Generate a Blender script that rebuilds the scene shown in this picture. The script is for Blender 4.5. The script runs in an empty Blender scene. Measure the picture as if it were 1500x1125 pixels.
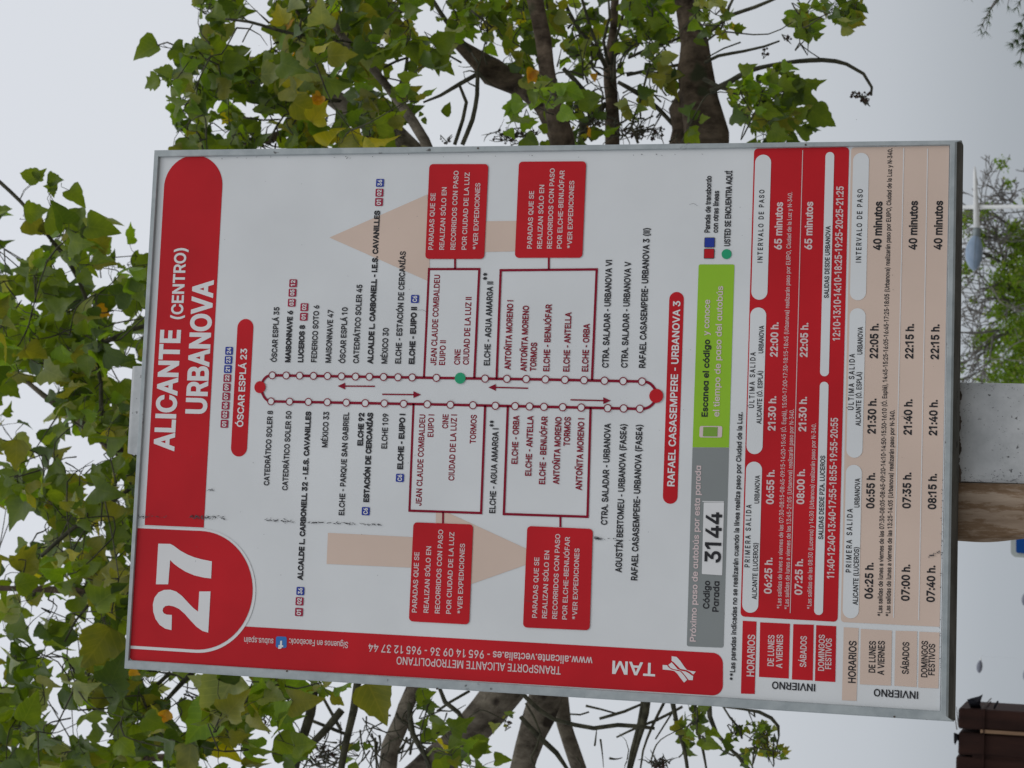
import bpy, bmesh, math, random
from mathutils import Vector, Matrix, Quaternion
from mathutils.geometry import delaunay_2d_cdt
random.seed(7)
SC = bpy.context.scene
COL = SC.collection
# ------------------------------------------------------------------ camera, sky, sun, exposure
F = 3000.0                      # focal length in photograph pixels (1500 wide)
WS = 0.60                       # width of the sign in metres
Z0 = 1.70                       # height of its lower edge
RX = Vector((0.99610278, 0.01912491, 0.08610166))       # camera right, in sign axes (x right, y up, z out)
RU = Vector((-0.04228299, 0.9602632, 0.2758745))        # camera up
RB = Vector((-0.07740418, -0.27843999, 0.9573295))      # camera back
def s2w(v): return Vector((v.x, -v.z, v.y))
CR, CU, CB = s2w(RX), s2w(RU), s2w(RB)
CAM = s2w(Vector((0.2706434, -0.25067034, 3.56976735)) * WS) + Vector((0, 0, Z0))
FWD = -CB
cam = bpy.data.cameras.new('camera')
cam.sensor_width = 36.0
cam.lens = 36.0 * F / 1500.0
cam.clip_start = 0.05; cam.clip_end = 3000
co = bpy.data.objects.new('camera', cam); COL.objects.link(co)
bx, by, bz = -CU, CR, CB        # the phone was held on its side: picture right is down in the place
co.matrix_world = Matrix(((bx.x, by.x, bz.x, CAM.x), (bx.y, by.y, bz.y, CAM.y), (bx.z, by.z, bz.z, CAM.z), (0, 0, 0, 1)))
cam.dof.use_dof = True
cam.dof.focus_distance = 2.18
cam.dof.aperture_fstop = 30.0
SC.camera = co
SUN_EL, SUN_ROT = math.radians(58), math.radians(150)
world = bpy.data.worlds.new('World'); SC.world = world; world.use_nodes = True
nt = world.node_tree; N = nt.nodes; L = nt.links
for n in list(N): N.remove(n)
wo = N.new('ShaderNodeOutputWorld'); bg = N.new('ShaderNodeBackground')
sky = N.new('ShaderNodeTexSky'); sky.sky_type = 'NISHITA'; sky.sun_disc = False
sky.sun_elevation = SUN_EL; sky.sun_rotation = SUN_ROT; sky.dust_density = 4.0
tc = N.new('ShaderNodeTexCoord'); sp = N.new('ShaderNodeSeparateXYZ')
L.new(tc.outputs['Generated'], sp.inputs[0])
ramp = N.new('ShaderNodeValToRGB')          # the overcast: darker towards the horizon, paler overhead
e = ramp.color_ramp.elements
e[0].position = 0.0; e[0].color = (3.35, 3.68, 4.05, 1)
e[1].position = 1.0; e[1].color = (8.0, 8.5, 9.0, 1)
for p_, c_ in ((0.05, (3.85, 4.17, 4.55, 1)), (0.10, (4.8, 5.1, 5.5, 1)), (0.18, (5.75, 6.0, 6.35, 1)), (0.32, (6.45, 6.7, 7.05, 1)), (0.5, (6.8, 7.05, 7.5, 1))):
    q = ramp.color_ramp.elements.new(p_); q.color = c_
L.new(sp.outputs['Z'], ramp.inputs[0])
noi = N.new('ShaderNodeTexNoise'); noi.inputs['Scale'].default_value = 1.6; noi.inputs['Detail'].default_value = 3
L.new(tc.outputs['Generated'], noi.inputs['Vector'])
mr = N.new('ShaderNodeMapRange'); mr.inputs[3].default_value = 0.91; mr.inputs[4].default_value = 1.09
L.new(noi.outputs['Fac'], mr.inputs[0])
vm = N.new('ShaderNodeVectorMath'); vm.operation = 'SCALE'
L.new(ramp.outputs['Color'], vm.inputs[0]); L.new(mr.outputs[0], vm.inputs['Scale'])
mx = N.new('ShaderNodeMixRGB'); mx.inputs[0].default_value = 0.94
L.new(sky.outputs[0], mx.inputs[1]); L.new(vm.outputs[0], mx.inputs[2])
L.new(mx.outputs[0], bg.inputs[0]); bg.inputs[1].default_value = 0.10
L.new(bg.outputs[0], wo.inputs[0])
sl = bpy.data.lights.new('sun', 'SUN'); sl.energy = 0.5; sl.angle = math.radians(25); sl.color = (1.0, 0.97, 0.93)
so = bpy.data.objects.new('sun', sl); COL.objects.link(so)
so.location = (0, 0, 30)
sdir = Vector((math.sin(SUN_ROT) * math.cos(SUN_EL), math.cos(SUN_ROT) * math.cos(SUN_EL), math.sin(SUN_EL)))
so.rotation_euler = sdir.to_track_quat('Z', 'Y').to_euler()
SC.view_settings.view_transform = 'Standard'; SC.view_settings.look = 'None'
SC.view_settings.exposure = 0.08; SC.view_settings.gamma = 1.0; SC.view_settings.use_curve_mapping = False
SC.render.resolution_x = 1024; SC.render.resolution_y = 768

# ------------------------------------------------------------------ measuring
def ray(x, y):
    u = 562.5 - y; v = 750.0 - x
    return (CR * (u / F) + CU * (v / F) + FWD)
def at_depth(x, y, d): return CAM + ray(x, y) * d        # d metres in front of the camera
def at_plane(x, y, Y=0.0):
    r = ray(x, y); return CAM + r * ((Y - CAM.y) / r.y)
def solve(A, b):
    n = len(b); M = [list(map(float, A[i])) + [float(b[i])] for i in range(n)]
    for i in range(n):
        p = max(range(i, n), key=lambda k: abs(M[k][i])); M[i], M[p] = M[p], M[i]
        for k in range(n):
            if k != i:
                f = M[k][i] / M[i][i]
                for j in range(i, n + 1): M[k][j] -= f * M[i][j]
    return [M[i][n] / M[i][i] for i in range(n)]
def homog(src, dst):
    A = []; b = []
    for (x, y), (u, v) in zip(src, dst):
        A.append([x, y, 1, 0, 0, 0, -u * x, -u * y]); b.append(u)
        A.append([0, 0, 0, x, y, 1, -v * x, -v * y]); b.append(v)
    h = solve(A, b) + [1.0]
    return h
def happ(h, x, y):
    w = h[6] * x + h[7] * y + h[8]
    return ((h[0] * x + h[1] * y + h[2]) / w, (h[3] * x + h[4] * y + h[5]) / w)
ASP = 1.531
PXC = [(181.5, 979.5), (225.5, 219.5), (1403, 204), (1387, 1059)]
STC = [(0, ASP), (1, ASP), (1, 0), (0, 0)]
H_IN = homog(PXC, STC); H_OUT = homog(STC, PXC)
def S(x, y): return happ(H_IN, x, y)
def W3(a, b, lay=0.0):
    x, y = happ(H_OUT, a, b)
    p = at_plane(x, y, 0.0)
    return Vector((p.x, -0.0003 * lay, p.z))

# ------------------------------------------------------------------ materials
def newmat(name):
    m = bpy.data.materials.new(name); m.use_nodes = True
    return m, m.node_tree.nodes, m.node_tree.links, m.node_tree.nodes['Principled BSDF']
def ink(name, col, rough=0.42, var=0.06):
    m, n, l, b = newmat(name)
    b.inputs['Roughness'].default_value = rough; b.inputs['Specular IOR Level'].default_value = 0.35
    t = n.new('ShaderNodeTexCoord'); z = n.new('ShaderNodeTexNoise'); z.inputs['Scale'].default_value = 9; z.inputs['Detail'].default_value = 6
    g = n.new('ShaderNodeNewGeometry')
    l.new(g.outputs['Position'], z.inputs['Vector'])
    r = n.new('ShaderNodeValToRGB'); r.color_ramp.elements[0].position = 0.3; r.color_ramp.elements[1].position = 0.7
    r.color_ramp.elements[0].color = tuple(c * (1 - var) for c in col) + (1,)
    r.color_ramp.elements[1].color = tuple(min(1, c * (1 + var)) for c in col) + (1,)
    l.new(z.outputs['Fac'], r.inputs[0]); l.new(r.outputs[0], b.inputs['Base Color'])
    z2 = n.new('ShaderNodeTexNoise'); z2.inputs['Scale'].default_value = 30
    l.new(g.outputs['Position'], z2.inputs['Vector'])
    bp = n.new('ShaderNodeBump'); bp.inputs['Strength'].default_value = 0.04; bp.inputs['Distance'].default_value = 0.002
    l.new(z2.outputs['Fac'], bp.inputs['Height']); l.new(bp.outputs[0], b.inputs['Normal'])
    return m
def rough_mat(name, c1, c2, scale=12.0, rough=0.7, metal=0.0, stretch=(1, 1, 1), bump=0.3, detail=8, specks=None, bdist=0.003):
    m, n, l, b = newmat(name)
    g = n.new('ShaderNodeNewGeometry'); mp = n.new('ShaderNodeMapping'); mp.inputs['Scale'].default_value = stretch
    l.new(g.outputs['Position'], mp.inputs['Vector'])
    z = n.new('ShaderNodeTexNoise'); z.inputs['Scale'].default_value = scale; z.inputs['Detail'].default_value = detail; z.inputs['Roughness'].default_value = 0.65
    l.new(mp.outputs[0], z.inputs['Vector'])
    r = n.new('ShaderNodeValToRGB'); r.color_ramp.elements[0].position = 0.32; r.color_ramp.elements[1].position = 0.68
    r.color_ramp.elements[0].color = c1 + (1,); r.color_ramp.elements[1].color = c2 + (1,)
    l.new(z.outputs['Fac'], r.inputs[0]); out = r.outputs[0]
    if specks:
        z3 = n.new('ShaderNodeTexNoise'); z3.inputs['Scale'].default_value = specks[0]; z3.inputs['Detail'].default_value = 3
        l.new(g.outputs['Position'], z3.inputs['Vector'])
        r3 = n.new('ShaderNodeValToRGB'); r3.color_ramp.elements[0].position = specks[1]; r3.color_ramp.elements[1].position = specks[1] + 0.05
        l.new(z3.outputs['Fac'], r3.inputs[0])
        mm = n.new('ShaderNodeMixRGB'); l.new(r3.outputs[0], mm.inputs[0]); l.new(out, mm.inputs[1]); mm.inputs[2].default_value = specks[2] + (1,)
        out = mm.outputs[0]
    l.new(out, b.inputs['Base Color'])
    b.inputs['Roughness'].default_value = rough; b.inputs['Metallic'].default_value = metal
    if metal == 0: b.inputs['Specular IOR Level'].default_value = 0.2
    bp = n.new('ShaderNodeBump'); bp.inputs['Strength'].default_value = bump; bp.inputs['Distance'].default_value = bdist
    l.new(z.outputs['Fac'], bp.inputs['Height']); l.new(bp.outputs[0], b.inputs['Normal'])
    return m
M = {
 'white': ink('panel_white', (0.745, 0.765, 0.78), 0.36, 0.045),
 'white_ink': ink('white_ink', (0.78, 0.78, 0.79), 0.42, 0.03),
 'pink_ink': ink('pinkish_white_ink', (0.72, 0.58, 0.58), 0.42, 0.05),
 'red': ink('red_ink', (0.55, 0.014, 0.022), 0.40, 0.12),
 'crimson': ink('crimson_line_ink', (0.26, 0.006, 0.026), 0.42, 0.08),
 'black': ink('black_ink', (0.014, 0.014, 0.018), 0.45, 0.1),
 'beige': ink('beige_ink', (0.70, 0.545, 0.455), 0.42, 0.05),
 'green': ink('lime_green_ink', (0.30, 0.56, 0.02), 0.42, 0.05),
 'phone_green': ink('screen_green_ink', (0.20, 0.38, 0.04), 0.42, 0.05),
 'grey': ink('grey_ink', (0.25, 0.27, 0.27), 0.42, 0.06),
 'dot_green': ink('marker_green_ink', (0.01, 0.36, 0.17), 0.42, 0.05),
 'blue': ink('blue_ink', (0.01, 0.035, 0.33), 0.42, 0.05),
 'badge_red': ink('badge_red_ink', (0.36, 0.006, 0.045), 0.42, 0.08),
 'icon_blue': ink('icon_blue_ink', (0.03, 0.17, 0.50), 0.42, 0.05),
 'scratch': ink('grime_and_shade', (0.10, 0.10, 0.11), 0.8, 0.3),
 'galv': rough_mat('galvanised_steel', (0.33, 0.37, 0.385), (0.46, 0.50, 0.51), 45, 0.55, 0.25, (1, 1, 1), 0.25, 8, (70, 0.69, (0.10, 0.10, 0.10)), 0.0006),
 'post': rough_mat('weathered_grey_steel', (0.36, 0.375, 0.38), (0.60, 0.61, 0.615), 16, 0.6, 0.1, (1, 1, 1), 0.4, 12, (130, 0.665, (0.12, 0.12, 0.12)), 0.001),
 'rust': rough_mat('rusty_grime', (0.05, 0.04, 0.03), (0.16, 0.13, 0.11), 60, 0.9, 0.0, (1, 1, 1), 0.6),
 'wood': rough_mat('weathered_wood', (0.15, 0.095, 0.055), (0.42, 0.33, 0.25), 30, 0.85, 0.0, (1.5, 1, 0.16), 0.6, 9),
 'bark': rough_mat('bark', (0.026, 0.018, 0.012), (0.185, 0.14, 0.10), 26, 0.95, 0, (1, 1, 0.5), 1.0, 12, (7, 0.6, (0.05, 0.055, 0.03)), 0.02),
 'bark_pale': rough_mat('pale_grey_bark', (0.05, 0.040, 0.030), (0.27, 0.235, 0.185), 24, 0.95, 0, (1, 1, 0.5), 1.0, 12, (9, 0.62, (0.045, 0.035, 0.028)), 0.02),
 'twig': rough_mat('twig_bark', (0.025, 0.026, 0.018), (0.11, 0.105, 0.07), 40, 0.9, 0, (1, 1, 1), 0.3),
 'twig_grey': rough_mat('grey_twig_bark', (0.10, 0.095, 0.09), (0.24, 0.22, 0.20), 30, 0.9, 0, (1, 1, 1), 0.3),
 'lamp_white': rough_mat('white_lamp_paint', (0.68, 0.69, 0.68), (0.80, 0.80, 0.78), 6, 0.5, 0, (1, 1, 1), 0.05),
 'lamp_head': rough_mat('blue_grey_lamp_casing', (0.20, 0.27, 0.36), (0.27, 0.34, 0.44), 6, 0.35, 0, (1, 1, 1), 0.05),
 'lamp_far': rough_mat('slate_lamp_casing', (0.15, 0.16, 0.20), (0.20, 0.21, 0.25), 6, 0.5, 0, (1, 1, 1), 0.05),
 'lamp_collar': rough_mat('grey_collar', (0.16, 0.19, 0.2), (0.24, 0.27, 0.28), 20, 0.5, 0.3, (1, 1, 1), 0.1),
 'darkwood': rough_mat('dark_stained_wood', (0.012, 0.005, 0.004), (0.050, 0.020, 0.014), 12, 0.75, 0, (1, 1, 0.12), 0.4, 8),
 'tanwood': rough_mat('bare_tan_wood', (0.20, 0.12, 0.07), (0.34, 0.22, 0.14), 14, 0.8, 0, (1, 1, 0.15), 0.4, 8),
 'dryleaf': rough_mat('dry_dark_leaf', (0.012, 0.014, 0.022), (0.03, 0.03, 0.035), 30, 0.8),
 'sign_blue': rough_mat('traffic_blue', (0.002, 0.06, 0.26), (0.003, 0.07, 0.30), 8, 0.4, 0, (1, 1, 1), 0.02),
 'sign_grey': rough_mat('pale_sign_border', (0.42, 0.46, 0.44), (0.50, 0.54, 0.52), 18, 0.5, 0, (1, 1, 1), 0.05),
 'grime_and_shade': rough_mat('underside_shade', (0.045, 0.042, 0.035), (0.15, 0.145, 0.13), 30, 0.8, 0.0, (0.4, 1, 1), 0.3, 9, (60, 0.66, (0.04, 0.035, 0.03)), 0.0006),  # dark mottled colour painting in the shade under the bottom rail
 'lamp_pale': rough_mat('pale_far_pole', (0.5, 0.52, 0.54), (0.56, 0.58, 0.6), 6, 0.6),
 'ground': rough_mat('paving', (0.20, 0.19, 0.175), (0.30, 0.285, 0.26), 3, 0.9, 0, (1, 1, 1), 0.2),
 'needle': rough_mat('pine_needle', (0.05, 0.085, 0.035), (0.11, 0.17, 0.06), 12, 0.8, 0, (1, 1, 1), 0.0),
 'seed': rough_mat('dry_seed', (0.03, 0.02, 0.018), (0.09, 0.055, 0.045), 40, 0.9),
}
def leafmat(name, c, trans):
    m, n, l, b = newmat(name)
    g = n.new('ShaderNodeNewGeometry'); z = n.new('ShaderNodeTexNoise'); z.inputs['Scale'].default_value = 22; z.inputs['Detail'].default_value = 5
    l.new(g.outputs['Position'], z.inputs['Vector'])
    r = n.new('ShaderNodeValToRGB'); r.color_ramp.elements[0].position = 0.3; r.color_ramp.elements[1].position = 0.72
    r.color_ramp.elements[0].color = (c[0] * 0.72, c[1] * 0.78, c[2] * 0.8, 1); r.color_ramp.elements[1].color = (c[0] * 1.25, c[1] * 1.18, c[2] * 1.1, 1)
    l.new(z.outputs['Fac'], r.inputs[0])
    uv = n.new('ShaderNodeUVMap'); uv.uv_map = 'leaf'; s = n.new('ShaderNodeSeparateXYZ'); l.new(uv.outputs[0], s.inputs[0])
    ax = n.new('ShaderNodeMath'); ax.operation = 'ABSOLUTE'; l.new(s.outputs['X'], ax.inputs[0])
    mid = n.new('ShaderNodeMath'); mid.operation = 'LESS_THAN'; l.new(ax.outputs[0], mid.inputs[0]); mid.inputs[1].default_value = 0.018
    vv = n.new('ShaderNodeMath'); vv.operation = 'MULTIPLY_ADD'; l.new(ax.outputs[0], vv.inputs[0]); vv.inputs[1].default_value = -0.9; l.new(s.outputs['Y'], vv.inputs[2])
    sc = n.new('ShaderNodeMath'); sc.operation = 'MULTIPLY'; l.new(vv.outputs[0], sc.inputs[0]); sc.inputs[1].default_value = 6.0
    fr = n.new('ShaderNodeMath'); fr.operation = 'FRACT'; l.new(sc.outputs[0], fr.inputs[0])
    ls = n.new('ShaderNodeMath'); ls.operation = 'LESS_THAN'; l.new(fr.outputs[0], ls.inputs[0]); ls.inputs[1].default_value = 0.11
    mxx = n.new('ShaderNodeMath'); mxx.operation = 'MAXIMUM'; l.new(mid.outputs[0], mxx.inputs[0]); l.new(ls.outputs[0], mxx.inputs[1])
    ml = n.new('ShaderNodeMath'); ml.operation = 'MULTIPLY'; l.new(mxx.outputs[0], ml.inputs[0]); ml.inputs[1].default_value = 0.2
    mc = n.new('ShaderNodeMixRGB'); l.new(ml.outputs[0], mc.inputs[0]); l.new(r.outputs[0], mc.inputs[1])
    mc.inputs[2].default_value = (min(1, c[0] * 1.9 + 0.03), min(1, c[1] * 1.6 + 0.03), c[2] * 1.8 + 0.01, 1)
    l.new(mc.outputs[0], b.inputs['Base Color']); b.inputs['Roughness'].default_value = 0.42
    b.inputs['Specular IOR Level'].default_value = 0.5
    t = n.new('ShaderNodeBsdfTranslucent'); tm = n.new('ShaderNodeMixRGB'); tm.blend_type = 'MULTIPLY'; tm.inputs[0].default_value = 1
    l.new(mc.outputs[0], tm.inputs[1]); tm.inputs[2].default_value = (1.5, 1.35, 0.45, 1); l.new(tm.outputs[0], t.inputs['Color'])
    ms = n.new('ShaderNodeMixShader'); ms.inputs[0].default_value = trans
    l.new(b.outputs[0], ms.inputs[1]); l.new(t.outputs[0], ms.inputs[2])
    l.new(ms.outputs[0], n['Material Output'].inputs['Surface'])
    return m
M['red'].node_tree.nodes['Principled BSDF'].inputs['Specular IOR Level'].default_value = 0.14
M['crimson'].node_tree.nodes['Principled BSDF'].inputs['Specular IOR Level'].default_value = 0.14
LEAFM = [leafmat('leaf_deep_green', (0.060, 0.110, 0.010), 0.45), leafmat('leaf_green', (0.11, 0.175, 0.013), 0.54),
         leafmat('leaf_mid_green', (0.15, 0.225, 0.017), 0.56), leafmat('leaf_fresh_green', (0.165, 0.29, 0.018), 0.56),
         leafmat('leaf_olive', (0.20, 0.215, 0.024), 0.50), leafmat('leaf_yellow', (0.38, 0.36, 0.015), 0.5),
         leafmat('leaf_orange', (0.55, 0.29, 0.012), 0.5), leafmat('leaf_pale_underside_and_gloss', (0.26, 0.31, 0.11), 0.45)]  # the pale one is leaf underside and also painted gloss highlights

# ------------------------------------------------------------------ object helpers
ORG = {}
def thing(name, label, cat, loc, group=None):
    o = bpy.data.objects.new(name, None); o.empty_display_size = 0.1
    COL.objects.link(o); o.location = loc; ORG[o] = Vector(loc)
    o['label'] = label; o['category'] = cat
    if group: o['group'] = group
    return o
def obj(name, vs, fs, mats, parent=None, smooth=False, midx=None, uvs=None, label=None):
    org = ORG.get(parent, Vector((0, 0, 0))) if parent else Vector((0, 0, 0))
    me = bpy.data.meshes.new(name)
    me.from_pydata([tuple(Vector(v) - org) for v in vs], [], fs)
    for m in (mats if isinstance(mats, (list, tuple)) else [mats]): me.materials.append(m)
    if midx: me.polygons.foreach_set('material_index', midx)
    if smooth: me.polygons.foreach_set('use_smooth', [True] * len(me.polygons))
    if uvs:
        ul = me.uv_layers.new(name='leaf')
        li = [v for lp in me.loops for v in uvs[lp.vertex_index]]
        ul.data.foreach_set('uv', li)
    me.update()
    o = bpy.data.objects.new(name, me); COL.objects.link(o)
    if parent: o.parent = parent; ORG[o] = org
    if label: o['label'] = label
    return o

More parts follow.
